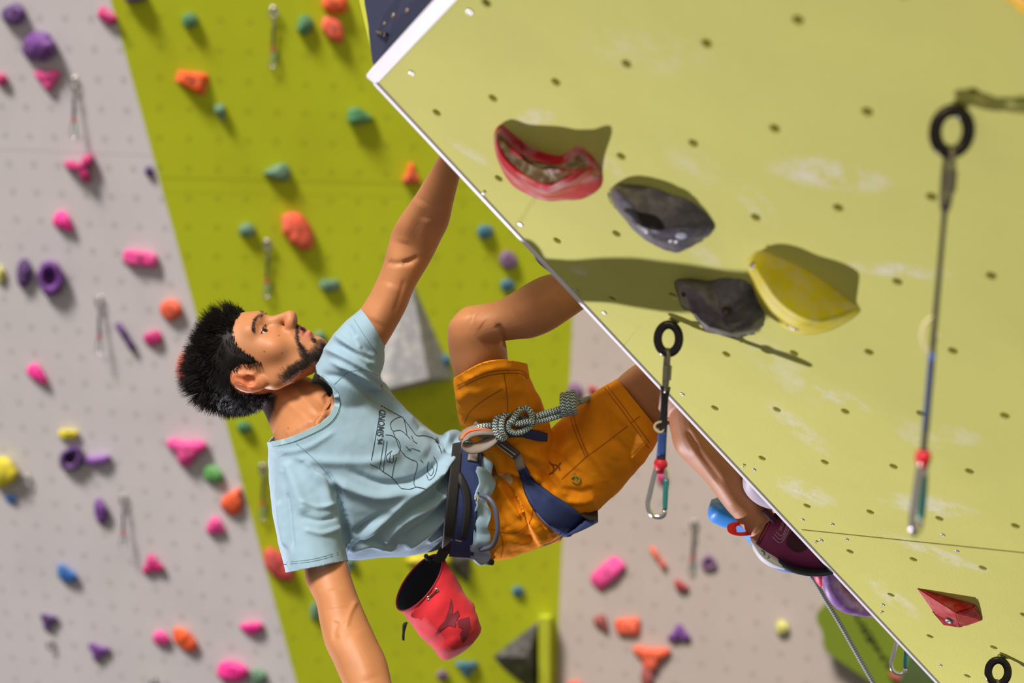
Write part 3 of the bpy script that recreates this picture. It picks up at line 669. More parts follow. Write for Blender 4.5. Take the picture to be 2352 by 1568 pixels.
for pl_, x, y, lab in ((LEFT, 175, 182, 'distant quickdraw on the grey wall above the three-armed magenta hold'), (BACK, 627, 22, 'distant quickdraw at the top of the green wall left of the orange pair'),
                       (BACK, 613, 556, 'distant quickdraw on the green wall above the climber forehead'), (LEFT, 233, 686, 'distant quickdraw on the grey wall left of the purple bone-shaped hold'),
                       (LEFT, 288, 1140, 'distant quickdraw on the lower grey wall right of the purple capsule hold'), (BACK, 603, 1070, 'distant quickdraw on the green strip left of the shirt shoulder'),
                       (RIGHT, 1597, 1200, 'distant quickdraw on the right grey wall above the dark red crescent')):
    quickdraw(pl_.at(x, y, 0), pl_.N, lab, VIEW, .1, 0, detail=False, group='quickdraws on the far walls')
for pl_, x, y, lab in ((LEFT, 68, 1096, 'bare steel hanger right of the large yellow dome hold'), (LEFT, 121, 1473, 'bare dark hanger below the small purple triangle hold'), (LEFT, 357, 1560, 'bare steel hanger at the bottom edge left of the bright pink oval')):
    quickdraw(pl_.at(x, y, 0), pl_.N, lab, VIEW, detail=False, cut=1)['category'] = 'bolt hanger'

# ---------------------------------------------------------------- big holds on the overhang
def layered(name, plane, layers, m, label, cat='climbing hold', sub=5, cap=None, smooth=True, rough=0., parent=None, sd=0, rsc=14.):
    """layers: outlines as seen in the photo (same number of points each) with their height above the panel"""
    L0 = []
    for pts, h in layers:
        pts = np.array([(*p[:2], p[2] if len(p) > 2 else h) for p in pts], float)
        L0.append(cr(pts, sub, True) if sub > 1 else pts)
    L0 = np.array(L0)                               # (m, n, 3)
    if sub > 1:
        L0 = cr(L0.reshape(len(L0), -1), 4).reshape(-1, L0.shape[1], 3)
    R = [[plane.at(x, y, h) for x, y, h in l] for l in L0]
    R = np.array(R)
    if rough:
        c = R.reshape(-1, 3).mean(0)
        for i in range(1, len(R)):
            for j in range(R.shape[1]):
                p = R[i, j]; nz = mnoise.fractal(Vector(p*rsc+sd), 1., 2., 4); q = mnoise.noise(Vector(p*rsc*.4-sd))
                R[i, j] = p+plane.N*(rough*(nz+.6*q))+(p-c)/np.linalg.norm(p-c+1e-9)*rough*.3*q
    V, F = rings_mesh(R, True)
    o = mk(name, V, F, m, parent, origin=None if parent else V[0], smooth=smooth)
    if not parent: tag(o, label, cat)
    return o
def rocky2(outl, cx, cy, hmax, label, sd, m):
    ly = []; c = np.array([cx, cy], float)
    for t, k in ((0, 0), (.05, .3), (.14, .55), (.3, .8), (.55, .97), (.85, 1.02)):
        row = []
        for x, y in outl:
            v = np.array([x, y], float)-c; v /= np.linalg.norm(v); w2 = float(np.clip(v @ np.array([.62, -.78])+.15, 0, 1)); hh = w2*min(1, t*1.12)+(1-w2)*k
            row.append((x*(1-t)+cx*t, y*(1-t)+cy*t, hmax*hh))
        ly.append((row, 0))
    return layered('climbing_hold', NEAR, ly, m, label, rough=.0075, sd=sd, rsc=17)
def lerp(a, b, t): return [tuple(np.array(p)*(1-t)+np.array(q)*t) for p, q in zip(a, b)]
def bolt_on(o, pos, n, r=.0075, m=M_SCREW):
    V, F = disc(pos, n, r, .0018, 22, r*.42); b = mk('bolt', V, F, m, o)
    V, F = disc(pos-n*.001, n, r*1.35, .0012, 22); mk('washer_recess', V, F, mat('recess', (80, 60, 50), .7), b); return b
# red scoop jug
base = [(1150, 286), (1178, 306), (1228, 342), (1290, 357), (1326, 334), (1352, 350), (1372, 374), (1385, 402), (1378, 432), (1340, 456), (1296, 460), (1250, 461), (1205, 444), (1170, 418), (1142, 365), (1134, 312)]
hb = [0]*16
crest = [(1139, 305), (1142, 330), (1162, 372), (1205, 408), (1256, 430), (1305, 410), (1335, 392), (1350, 386), (1352, 391), (1338, 399), (1308, 421), (1258, 442), (1205, 420), (1158, 386), (1138, 342), (1135, 318)]
hc = [.012, .03, .046, .062, .068, .062, .05, .038, .036, .048, .060, .066, .060, .044, .028, .014]
l0 = [(x, y, 0) for x, y in base]; l3 = [(x, y, h) for (x, y), h in zip(crest, hc)]
up_ = [1, 1, 1, 1, 1, 1, 1, .6, .2, 0, 0, 0, 0, 0, .2, .6]
l1 = [(x*.62+u*.38, y*.62+v*.38, h*(k*.18+(1-k)*.30)) for (x, y), (u, v), h, k in zip(base, crest, hc, up_)]
l2 = [(x*.25+u*.75, y*.25+v*.75, h*(k*.58+(1-k)*.62)) for (x, y), (u, v), h, k in zip(base, crest, hc, up_)]
cen = [((x+crest[15-i][0])/2, (y+crest[15-i][1])/2, (hc[i]+hc[15-i])/2) for i, (x, y) in enumerate(crest)]
o = layered('climbing_hold', NEAR, [(l0, 0), (l1, 0), (l2, 0), (l3, 0), (cen, 0)], mat('resin_scoop', (180, 18, 42), .45, var=.12, vscale=9, chalk=.6), 'large chalky red scoop jug hold, highest of the holds on the overhang')
tr = bvh(np.array([tuple(v.co) for v in o.data.vertices])+ORG[o.name], [tuple(p.vertices) for p in o.data.polygons])
V, F = decal_poly(tr, cr([(1150, 305), (1178, 338), (1228, 368), (1288, 378), (1328, 356), (1350, 372), (1338, 388), (1300, 403), (1255, 421), (1207, 400), (1168, 366), (1147, 330)], 3, True), .0007); mk('scoop_patch', V, F, mat('scoop_brown', (104, 84, 52), .7, var=.3, vscale=30, chalk=.55), o)  # brown chalk-flecked patch laid over the scoop
# dark rock-like holds
def rocky(outl, cx, cy, hmax, label, sd, m, px=0, py=0):
    ly = []
    for t, h in ((0, 0), (.03, .35), (.12, .7), (.32, .95), (.6, 1.05), (.85, 1)):
        ly.append(([(x*(1-t)+(cx)*t, y*(1-t)+(cy)*t, hmax*h) for x, y in outl], 0))
    return layered('climbing_hold', NEAR, ly, m, label, rough=.008, sd=sd, rsc=16)
M_ROCK = mat('resin_rock', (84, 82, 92), .42, var=.3, vscale=40, bump=.6, bscale=55, chalk=.12)
ga = [(1396, 440), (1412, 425), (1450, 424), (1500, 430), (1540, 446), (1580, 458), (1612, 480), (1636, 505), (1640, 525), (1622, 548), (1588, 564), (1550, 576), (1512, 566), (1478, 548), (1446, 516), (1418, 484), (1400, 464)]
o = rocky2(ga, 1486, 530, .05, 'dark grey rocky hold with a deep pocket, between the red and yellow holds', 3.1, M_ROCK)
trA = bvh(np.array([tuple(v.co) for v in o.data.vertices])+ORG[o.name], [tuple(p.vertices) for p in o.data.polygons])
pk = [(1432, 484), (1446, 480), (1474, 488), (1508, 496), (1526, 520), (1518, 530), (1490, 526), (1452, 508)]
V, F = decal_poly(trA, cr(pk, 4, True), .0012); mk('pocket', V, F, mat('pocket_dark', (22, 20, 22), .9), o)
bolt_on(o, cast(trA, 1548, 553, .0), castn(trA, 1548, 553), .0075)
V, F = disc(cast(trA, 1565, 541, .0), castn(trA, 1565, 541), .008, .001, 20); mk('cap', V, F, mat('plastic_cap', (190, 195, 215), .6), o)
gb = [(1550, 645), (1585, 640), (1625, 645), (1660, 638), (1700, 640), (1728, 655), (1740, 690), (1756, 720), (1756, 742), (1742, 764), (1712, 772), (1690, 778), (1650, 768), (1620, 755), (1600, 735), (1586, 716), (1566, 706), (1556, 678)]
o = rocky2(gb, 1655, 738, .05, 'dark grey rocky hold tucked against the left of the yellow hold', 9.7, M_ROCK)
trB = bvh(np.array([tuple(v.co) for v in o.data.vertices])+ORG[o.name], [tuple(p.vertices) for p in o.data.polygons])
V, F = disc(cast(trB, 1670, 712, .001), castn(trB, 1670, 712), .008, .002, 20, .004); mk('bolt', V, F, M_DSTEEL, o)
V, F = disc(cast(trB, 1570, 676, .001), castn(trB, 1570, 676), .004, .002, 14); mk('screw_hole', V, F, mat('pocket_dark', (22, 20, 22), .9), o)
# yellow lip hold
base = [(1722, 590), (1745, 575), (1790, 590), (1850, 618), (1905, 652), (1950, 688), (1976, 708), (1965, 726), (1930, 748), (1890, 764), (1840, 768), (1800, 752), (1762, 722), (1738, 682), (1724, 640), (1717, 610)]
crest = [(1728, 600), (1736, 614), (1757, 647), (1787, 687), (1826, 718), (1864, 734), (1880, 737), (1880, 742), (1864, 746), (1848, 748), (1824, 745), (1795, 729), (1765, 699), (1742, 662), (1731, 632), (1726, 611)]
hc = [.014, .03, .045, .056, .064, .062, .055, .052, .054, .060, .062, .058, .052, .042, .03, .018]
l0 = [(x, y, 0) for x, y in base]
l1 = [(x*.62+u*.38, y*.62+v*.38, h*(k*.30+(1-k)*.40)) for (x, y), (u, v), h, k in zip(base, crest, hc, up_)]
l2 = [(x*.25+u*.75, y*.25+v*.75, h*(k*.72+(1-k)*.80)) for (x, y), (u, v), h, k in zip(base, crest, hc, up_)]
l3 = [(x, y, h) for (x, y), h in zip(crest, hc)]; cen = [((x+crest[15-i][0])/2, (y+crest[15-i][1])/2, (hc[i]+hc[15-i])/2) for i, (x, y) in enumerate(crest)]
o = layered('climbing_hold', NEAR, [(l0, 0), (l1, 0), (l2, 0), (l3, 0), (cen, 0)], mat('resin_yellow', (226, 160, 2), .42, var=.16, vscale=14, chalk=.04), 'bright yellow lip-shaped hold at the right end of the row on the overhang')
tr = bvh(*join([([tuple(v.co+o.location) for v in o.data.vertices], [tuple(p.vertices) for p in o.data.polygons])]))
M_BROWN = mat('scoop_brown', (104, 88, 14), .6, var=.3, vscale=60)
bolt_on(o, cast(tr, 1820, 752, 0), castn(tr, 1820, 752), .008); bolt_on(o, cast(tr, 1731, 611, .0005), cw([-.45, .4, -.8]), .0045)
# faceted crimson hold
Vt = [(2103, 1348, 0), (2243, 1388, 0), (2259, 1424, 0), (2224, 1436, 0), (2200, 1440, .008), (2166, 1436, .008), (2145, 1406, .012), (2196, 1407, .034), (2236, 1395, .01)]
V = [NEAR.at(x, y, h) for x, y, h in Vt]
bm = bmesh.new(); bv = [bm.verts.new(Vector(v)) for v in V]
FF = [(0, 1, 8, 7), (0, 7, 6), (6, 7, 4, 5), (7, 8, 2, 3, 4), (8, 1, 2), (0, 6, 5, 4, 3, 2, 1)]
for f in FF: bm.faces.new([bv[i] for i in f])
bmesh.ops.recalc_face_normals(bm, faces=bm.faces[:]); bmesh.ops.triangulate(bm, faces=bm.faces[:]); bmesh.ops.bevel(bm, geom=bm.edges[:], offset=.0022, segments=2, affect='EDGES'); bm.verts.index_update()
V = [v.co[:] for v in bm.verts]; F = [tuple(v.index for v in f.verts) for f in bm.faces]; bm.free()
o = mk('climbing_hold', V, F, mat('resin_crimson', (172, 14, 32), .45, var=.1, chalk=.15, vscale=25), smooth=False); tag(o, 'pointed faceted crimson hold low on the right of the overhang', 'climbing hold')
bolt_on(o, NEAR.at(2179, 1426, .021), cw([-.55, .72, -.42]), .0062)
rocky([(2292, -8), (2330, 18), (2356, 30), (2400, 30), (2420, -20), (2380, -50), (2310, -40)], 2360, -10, .04, 'yellow hold cut by the top right corner of the picture', 5., mat('resin_amber', (236, 176, 10), .45, var=.1))

# ---------------------------------------------------------------- holds on the hidden underside, peeping past the edge
UND = Plane(UO, cA+UO*.001)
def blob(pairs, m, label, power=2., subs=(), n=36):
    V, F = loft(pairs, n, 6, power=power); o = mk('climbing_hold', V, F, m, origin=V[0]); return tag(o, label, 'climbing hold')
def dpl(px, py, off): q = ray(px, py); return (UO @ cA+off)/(UO @ q)     # distance at which a pixel lies 'off' metres outside the underside
def ub(pts, th, off): return [(a, b, c, d, dpl((a+c)/2, (b+d)/2, off), th) for a, b, c, d in pts]
blob(ub([(1222, 574, 1228, 580), (1226, 584, 1250, 575), (1236, 603, 1275, 590), (1262, 625, 1300, 612), (1285, 645, 1310, 640)], .05, .06), mat('resin_ugripple', (106, 58, 160), .5, var=.15), 'sliver of a purple hold peeping out at the prow edge above the left calf')
o = blob(ub([(1712, 1082, 1720, 1078), (1706, 1102, 1745, 1085), (1711, 1128, 1775, 1115), (1732, 1152, 1800, 1140), (1768, 1170, 1815, 1160), (1805, 1172, 1830, 1172)], .08, .085), mat('resin_pale', (176, 168, 180), .55, var=.12, chalk=.4), 'pale grey rounded hold peeping out at the edge above the climbing shoe')
blob(ub([(1762, 1160, 1790, 1150), (1780, 1174, 1820, 1165), (1800, 1192, 1840, 1185), (1825, 1215, 1860, 1210)], .05, .13), mat('resin_rose', (214, 30, 74), .5), 'crimson hold sliver between the pale grey hold and the shoe cuff')
blob([(1625, 1172, 1634, 1147, 3.17, .04), (1630, 1194, 1674, 1136, 3.18, .12), (1655, 1208, 1705, 1150, 3.19, .14), (1700, 1225, 1750, 1180, 3.2, .15), (1745, 1275, 1800, 1215, 3.21, .15), (1785, 1309, 1850, 1250, 3.22, .13), (1840, 1316, 1890, 1280, 3.23, .08), (1880, 1310, 1900, 1300, 3.23, .03)], mat('resin_sky', (40, 140, 226), .5, var=.12, chalk=.5, vscale=10), 'large sky blue hold behind the ankle and the climbing shoe')
V, F = ico(P(1652, 1150, 3.08), .011, 2); 
blob([(1868, 1312, 1880, 1308, 3.1, .02), (1868, 1322, 1895, 1312, 3.1, .04), (1874, 1336, 1905, 1325, 3.1, .04), (1884, 1348, 1900, 1340, 3.1, .02)], mat('resin_rose', (214, 30, 74), .5), 'crimson hold sliver under the toe of the shoe beside the rope')
# violet jug with a dark pocket: bent handle bar
cpts = [(1912, 1275, 22), (1908, 1318, 22), (1915, 1352, 26), (1938, 1378, 28), (1972, 1390, 26), (2008, 1400, 20), (2045, 1420, 18)]
pth = [P(x, y, dpl(x, y, .035)+.07) for x, y, r in cpts]; rr = [r*dpl(x, y, .035)/FPX for x, y, r in cpts]
V, F = tube(pth, rr, 24, 6, flat=(1., .9)); o = mk('climbing_hold', V, F, mat('resin_jug', (146, 100, 176), .5, var=.15, chalk=.55, vscale=14), origin=pth[0]); tag(o, 'big violet jug hold bulging past the edge to the right of the rope', 'climbing hold')
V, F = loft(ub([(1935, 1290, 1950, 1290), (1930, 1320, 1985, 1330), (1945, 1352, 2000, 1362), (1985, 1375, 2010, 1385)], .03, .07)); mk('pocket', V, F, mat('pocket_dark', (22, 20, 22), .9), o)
# draw hanging on the underside, only its carabiner and keeper show; small one at the knee
quickdraw(P(2102, 1304, dpl(2102, 1304, .012)), cw(UO), 'quickdraw on the hidden face whose carabiner hangs below the violet jug', cw([-.2, .1, -1]), .045, 0.)
0 and quickdraw(P(1474, 690, dpl(1474, 690, .02)), cw(UO), 'quickdraw almost hidden behind the prow edge above the right knee', cw([-.2, .1, -1]), .04, 0.)

# ---------------------------------------------------------------- the climber
def surface_nets(f, lo, hi, h):
    ax = [np.arange(a, b+h, h, dtype=np.float32) for a, b in zip(lo, hi)]
    X, Y, Z = np.meshgrid(*ax, indexing='ij'); D = f(X, Y, Z).astype(np.float32); s = D < 0
    c = [(a, b, d) for a in (0, 1) for b in (0, 1) for d in (0, 1)]
    sl = lambda A, o: A[o[0]:A.shape[0]-1+o[0], o[1]:A.shape[1]-1+o[1], o[2]:A.shape[2]-1+o[2]]
    cnt = sum(sl(s, o).astype(np.int8) for o in c); act = (cnt > 0) & (cnt < 8); ii = np.argwhere(act)
    idx = -np.ones(act.shape, int); idx[act] = np.arange(len(ii))
    acc = np.zeros((len(ii), 3)); n = np.zeros(len(ii))
    for p in range(8):
        for q in range(p+1, 8):
            a, b = np.array(c[p]), np.array(c[q])
            if np.abs(a-b).sum() != 1: continue
            va = D[tuple((ii+a).T)]; vb = D[tuple((ii+b).T)]; k = (va < 0) != (vb < 0)
            t = (va/(va-vb+1e-20))[k]; acc[k] += a+(b-a)*t[:, None]; n[k] += 1
    V = (ii+acc/n[:, None])*h+np.array([a[0] for a in ax]); F = []
    for d in range(3):
        u, v = [(1, 2), (2, 0), (0, 1)][d]
        A = s[tuple(slice(0, -1) if k == d else slice(1, -1) for k in range(3))]; B = s[tuple(slice(1, None) if k == d else slice(1, -1) for k in range(3))]
        e = np.argwhere(A != B); flip = A[tuple(e.T)]
        base = e.copy(); base[:, u] += 1; base[:, v] += 1
        def g_(du, dv): q = base.copy(); q[:, u] -= du; q[:, v] -= dv; return idx[tuple(q.T)]
        quad = np.c_[g_(1, 1), g_(0, 1), g_(0, 0), g_(1, 0)]
        quad = np.where(flip[:, None], quad, quad[:, ::-1]); F += [tuple(r) for r in quad.tolist() if min(r) >= 0]
    return V, F
# head frame
HF = np.array([.363, -.883, -.30]); HF /= np.linalg.norm(HF); HU = np.array([-.925, -.38, 0]); HU -= HF*(HU @ HF); HU /= np.linalg.norm(HU); HR = np.cross(HF, HU)
HS = 1.07
EAR = ray(572, 866)*2.985; HC0 = EAR-HR*.074*HS                     # midpoint between the ears
def hw(p): p = np.atleast_2d(p); return np.array([cwp(HC0+(HR*a+HF*b+HU*c)*HS) for a, b, c in p])
def hl(Wd): c = (np.atleast_2d(Wd)-CAM) @ M3-HC0; return np.c_[c @ HR, c @ HF, c @ HU]/HS
def smin(a, b, k): h = np.clip(.5+.5*(b-a)/k, 0, 1); return b*(1-h)+a*h-k*h*(1-h)
def smax(a, b, k): return -smin(-a, -b, k)
def ell(X, Y, Z, c, r): 
    q = np.sqrt(((X-c[0])/r[0])**2+((Y-c[1])/r[1])**2+((Z-c[2])/r[2])**2); return (q-1)*min(r)
def cap(X, Y, Z, a, b, ra, rb=None):
    rb = ra if rb is None else rb; a = np.array(a); b = np.array(b); ab = b-a
    t = np.clip(((X-a[0])*ab[0]+(Y-a[1])*ab[1]+(Z-a[2])*ab[2])/(ab @ ab), 0, 1)
    return np.sqrt((X-a[0]-t*ab[0])**2+(Y-a[1]-t*ab[1])**2+(Z-a[2]-t*ab[2])**2)-(ra+(rb-ra)*t)
def head_sdf(X0, Y, Z):
    X = np.abs(X0)
    d = ell(X, Y, Z, (0, -.014, .036), (.073, .096, .082))
    d = smin(d, ell(X, Y, Z, (0, .030, .022), (.060, .062, .062)), .03)        # forehead
    d = smin(d, ell(X, Y, Z, (0, .036, -.030), (.056, .050, .062)), .03)       # face mass
    d = smin(d, cap(X, Y, Z, (.052, .004, -.045), (.018, .072, -.090), .014, .015), .03)   # jaw
    d = smin(d, cap(X, Y, Z, (.0, .050, -.082), (0, .078, -.092), .026, .019), .02)     # chin
    d = smin(d, ell(X, Y, Z, (.044, .062, -.022), (.020, .018, .020)), .022)   # cheek
    d = smin(d, cap(X, Y, Z, (0.004, .087, .030), (.040, .074, .032), .009, .009), .018)   # brow
    d = smax(d, -ell(X, Y, Z, (.032, .100, .010), (.020, .016, .012)), .014)   # socket
    d = smin(d, cap(X, Y, Z, (0, .084, .018), (0, .116, -.020), .0075, .0095), .012)   # nose bridge
    d = smin(d, ell(X, Y, Z, (0, .117, -.025), (.010, .010, .009)), .007)
    d = smin(d, ell(X, Y, Z, (.0118, .106, -.0285), (.0080, .0115, .0085)), .010) # wings
    d = smax(d, -ell(X, Y, Z, (.0085, .110, -.0385), (.0034, .0045, .0034)), .002) # nostril
    d = smin(d, ell(X, Y, Z, (0, .080, -.056), (.032, .020, .026)), .018)      # muzzle
    d = smin(d, cap(X, Y, Z, (0, .102, -.0515), (.020, .089, -.056), .0062, .0035), .006)  # upper lip
    d = smin(d, cap(X, Y, Z, (0, .0985, -.0665), (.018, .088, -.0605), .0068, .0035), .006)  # lower lip
    d = smax(d, -cap(X, Y, Z, (0, .106, -.0590), (.016, .096, -.0585), .0026, .0012), .002)  # parted mouth
    d = smax(d, -ell(X, Y, Z, (0, .102, -.080), (.016, .008, .006)), .008)
    # eyelids around the eyeball
    eb = ell(X, Y, Z, (.031, .0735, .0085), (.0135, .0135, .0135))
    slit = ell(X, Y, Z, (.031, .088, .0072), (.0128, .02, .0050))
    lid = smax(eb, -slit, .0018); d = smin(d, lid, .004); 
    d = smax(d, -np.maximum(slit, -(eb+.0012)), .001)
    # ear: bowl with rim, concha and lobe
    er = ell(X, Y, Z, (.073, -.012, .004), (.012, .020, .030))
    lobe = ell(X, Y, Z, (.070, -.002, -.024), (.006, .010, .010))
    er = smin(er, lobe, .01)
    bowl = ell(X, Y, Z, (.086, -.012, .006), (.0085, .0145, .0235)); conch = ell(X, Y, Z, (.080, -.003, -.004), (.010, .010, .011))
    ant = cap(X, Y, Z, (.079, -.014, .018), (.079, -.014, -.010), .0042)
    er = smax(er, -bowl, .003); er = smin(er, ant, .004); er = smax(er, -conch, .003)
    er = smin(er, ell(X, Y, Z, (.073, .008, -.004), (.006, .005, .007)), .003)   # tragus
    d = smin(d, er, .005)
    return d
HV, HFc = surface_nets(head_sdf, (-.095, -.125, -.125), (.095, .14, .135), .0022)
HVw = (HV @ np.array([HR, HF, HU])*HS+HC0) @ M3.T+CAM

def limb(st, n=32, **k): return loft(st, n, 6, **k)
lthick = lambda w_: w_/1370
ARM_L = [(770, 800, 840, 860, 2.50, .07), (826, 712, 880, 801, 2.50, .085), (855, 665, 908, 755, 2.50, .08), (878, 612, 933, 708, 2.50, .078), (888, 576, 953, 660, 2.50, .076), (898, 539, 987, 602, 2.50, .074),
         (914, 507, 1012, 552, 2.50, .082), (944, 464, 1030, 515, 2.50, .08), (971, 421, 1042, 463, 2.50, .072), (1000, 373, 1058, 400, 2.51, .058), (1026, 325, 1076, 350, 2.53, .046), (1046, 288, 1092, 306, 2.55, .04)]
ARM_R = [(670, 1110, 760, 1120, 2.47, .08), (697, 1215, 768, 1200, 2.45, .07), (700, 1275, 778, 1255, 2.445, .078), (702, 1328, 795, 1287, 2.44, .085), (714, 1358, 808, 1330, 2.43, .082), (727, 1385, 822, 1370, 2.42, .08), (735, 1430, 842, 1418, 2.41, .08),
         (748, 1482, 865, 1468, 2.40, .088), (765, 1518, 886, 1512, 2.39, .086), (786, 1566, 898, 1560, 2.38, .076), (812, 1606, 903, 1596, 2.37, .06), (832, 1642, 900, 1630, 2.36, .048), (842, 1668, 902, 1655, 2.35, .042)]
LEG_L = [(1110, 1010, 1215, 995, 2.76, .09), (1080, 930, 1180, 915, 2.68, .10), (1046, 868, 1168, 835, 2.62, .12), (1032, 812, 1162, 788, 2.585, .12), (1028, 770, 1150, 752, 2.56, .115), (1034, 738, 1122, 712, 2.55, .10), (1062, 712, 1095, 706, 2.55, .06)]
CALF_L = [(1034, 752, 1050, 790, 2.56, .06), (1058, 711, 1098, 806, 2.565, .10), (1095, 700, 1130, 794, 2.57, .11), (1132, 693, 1158, 783, 2.58, .11), (1165, 679, 1190, 779, 2.59, .115), (1202, 656, 1226, 775, 2.60, .12), (1245, 634, 1270, 757, 2.61, .12), (1290, 626, 1320, 724, 2.63, .105), (1335, 634, 1362, 697, 2.65, .08), (1380, 648, 1402, 692, 2.67, .062), (1420, 658, 1436, 694, 2.69, .058)]
LEG_R = [(1230, 1060, 1290, 1160, 2.89, .09), (1310, 990, 1380, 1090, 2.87, .10), (1390, 905, 1468, 1020, 2.85, .12), (1428, 860, 1520, 980, 2.83, .125), (1478, 826, 1572, 968, 2.82, .125), (1530, 810, 1618, 940, 2.82, .12), (1570, 830, 1640, 905, 2.82, .09)]
CALF_R = [(1530, 905, 1610, 845, 2.83, .08), (1534, 948, 1650, 880, 2.83, .11), (1540, 990, 1660, 930, 2.835, .115), (1552, 1034, 1678, 980, 2.85, .12), (1583, 1067, 1700, 1030, 2.88, .12), (1625, 1110, 1722, 1072, 2.91, .11), (1665, 1164, 1742, 1115, 2.95, .092), (1700, 1204, 1765, 1160, 2.98, .075), (1726, 1236, 1790, 1195, 3.0, .068), (1740, 1262, 1815, 1225, 3.01, .066)]
NECK = [(640, 858, 580, 905, 2.66, .085), (694, 862, 606, 945, 2.66, .10), (734, 880, 622, 982, 2.64, .112), (756, 908, 632, 1012, 2.61, .125), (770, 945, 640, 1080, 2.59, .14), (800, 960, 670, 1130, 2.59, .15)]
TORSO = [(770, 890, 665, 1100, 2.55, .12), (850, 935, 745, 1170, 2.60, .14), (940, 1000, 855, 1210, 2.68, .14), (1040, 1055, 990, 1200, 2.77, .14), (1130, 1100, 1120, 1220, 2.85, .14), (1190, 1120, 1210, 1210, 2.88, .13)]
def rd(st, fn):
    out = []
    for i, s in enumerate(st):
        s = list(s); d0 = s[4]; s[4] = fn(d0) if callable(fn) else fn[i]; s[5] *= s[4]/d0; out.append(tuple(s))
    return out
f_t = lambda d: 3.0+(d-2.55)*.6
f_l = lambda d: 3.17+(d-2.88)*.7
f_r = lambda d: 3.18+(d-2.88)*2.3
NECK = rd(NECK, lambda d: d+.44); TORSO = rd(TORSO, f_t); LEG_L = rd(LEG_L, f_l)
ARM_L = rd(ARM_L, [2.98, 2.975, 2.97, 2.965, 2.96, 2.955, 2.93, 2.89, 2.84, 2.78, 2.72, 2.67])
ARM_R = rd(ARM_R, [2.97, 2.94, 2.92, 2.90, 2.88, 2.86, 2.83, 2.805, 2.785, 2.76, 2.735, 2.71, 2.69])
CALF_L = rd(CALF_L, list(np.linspace(2.955, 2.83, len(CALF_L)))); LEG_R = rd(LEG_R, [3.18, 3.14, 3.09, 3.05, 3.0, 2.97, 2.96])
CALF_R = rd(CALF_R, [2.97, 2.98, 2.99, 3.0, 3.01, 3.02, 3.03, 3.035, 3.04, 3.045])
def hand(wp, dirv, nrm, sizes=1., curl=.9):
    """palm plus five bent fingers; dirv along the hand, nrm = palm side"""
    dirv = np.array(dirv)/np.linalg.norm(dirv); nrm = np.array(nrm)-dirv*(np.array(nrm) @ dirv); nrm /= np.linalg.norm(nrm); sd = np.cross(dirv, nrm); out = []
    wp = np.array(wp)
    out.append(rings_mesh([wp+dirv*a+np.outer(np.cos(t := np.linspace(0, 2*np.pi, 20, endpoint=False)), sd)*b+np.outer(np.sin(t), nrm)*c for a, b, c in ((-.03, .022, .017), (0, .026, .018), (.03, .037, .017), (.06, .042, .015), (.085, .040, .012), (.094, .03, .006))]))
    for k, (o, l) in enumerate(((-.030, .066), (-.011, .078), (.010, .084), (.030, .076))):
        b0 = wp+dirv*.082+sd*o; p = [b0-dirv*.02]; d = dirv.copy(); seg = [.45, .3, .25]; p.append(b0)
        for q, s_ in enumerate(seg):
            a = curl*(.5+.35*q); d = dirv*math.cos(a*(q+1)*.55)+nrm*math.sin(a*(q+1)*.55); p.append(p[-1]+d*l*s_)
        out.append(tube(p, [.010, .0095, .0088, .008, .0068], 12, 3))
    th = [wp+dirv*.01-sd*.02, wp+dirv*.035-sd*.045+nrm*.01, wp+dirv*.06-sd*.055+nrm*.025, wp+dirv*.082-sd*.048+nrm*.04]
    out.append(tube(th, [.014, .012, .0105, .008], 12, 3)); return out
handL = hand(P(1064, 292, 2.68), P(1105, 205, 2.60)-P(1064, 292, 2.68), -cw(UO))
handR = hand(P(872, 1662, 2.68), cw([-.15, .45, .88]), cw([-.9, .3, .1]), curl=.8)
ankleL = tube([P(1425, 676, 2.83), P(1455, 680, 2.82), P(1475, 690, 2.81)], [.03, .03, .03], 16, 3)
BV, BF = remesh([(HVw, HFc), limb(NECK), limb(TORSO), limb(ARM_L), limb(ARM_R), limb(LEG_L), limb(CALF_L), limb(LEG_R), limb(CALF_R), ico(P(1090, 757, 2.965), .049, 3), ankleL]+handL+handR, .0024, 2)
# muscles, tendons, creases
SK = [([(952, 600), (905, 605), (892, 600)], 7, -.0035), ([(960, 590), (940, 600), (925, 605)], 6, -.003), ([(985, 585), (975, 545), (985, 500)], 14, .003), ([(925, 560), (940, 510), (970, 460)], 18, .003), ([(900, 650), (880, 700), (860, 740)], 20, .003),
      ([(930, 640), (905, 720)], 6, -.0015), ([(1140, 745), (1156, 770), (1160, 800)], 7, -.006), ([(1090, 730), (1110, 745)], 16, .003), ([(1180, 720), (1240, 690), (1290, 680)], 20, .003),
      ([(795, 1440), (803, 1410), (818, 1380)], 6, .003), ([(775, 1425), (768, 1450), (770, 1470)], 8, -.003), ([(810, 1450), (830, 1500), (850, 1560)], 20, .003), ([(770, 1350), (775, 1400)], 22, .003),
      ([(1590, 1020), (1640, 1090), (1700, 1170)], 16, .004), ([(1575, 985), (1610, 1040), (1660, 1110)], 7, -.003), ([(1735, 1225), (1760, 1200), (1772, 1180)], 5, -.002),
      ([(690, 880), (745, 930), (766, 925)], 9, -.003), ([(640, 905), (700, 955), (735, 985)], 12, .0035), ([(655, 1000), (700, 975), (740, 965)], 10, .004), ([(668, 880), (720, 940), (752, 955)], 7, .003), ([(745, 905), (757, 925), (758, 945)], 8, -.004),
      ([(622, 742), (612, 752), (598, 758)], 3.2, -.0012), ([(585, 735), (592, 765)], 2.5, .0007), ([(672, 762), (680, 774), (684, 790)], 4, -.0015)]
BV = strokes(BV, BF, SK)
N_ = vnormals(BV, BF); pr = proj(BV); facing = np.einsum('ij,ij->i', N_, CAM-BV) > -.02; hlv = hl(BV)
col = np.tile(np.array(lin((182, 124, 84))), (len(BV), 1))
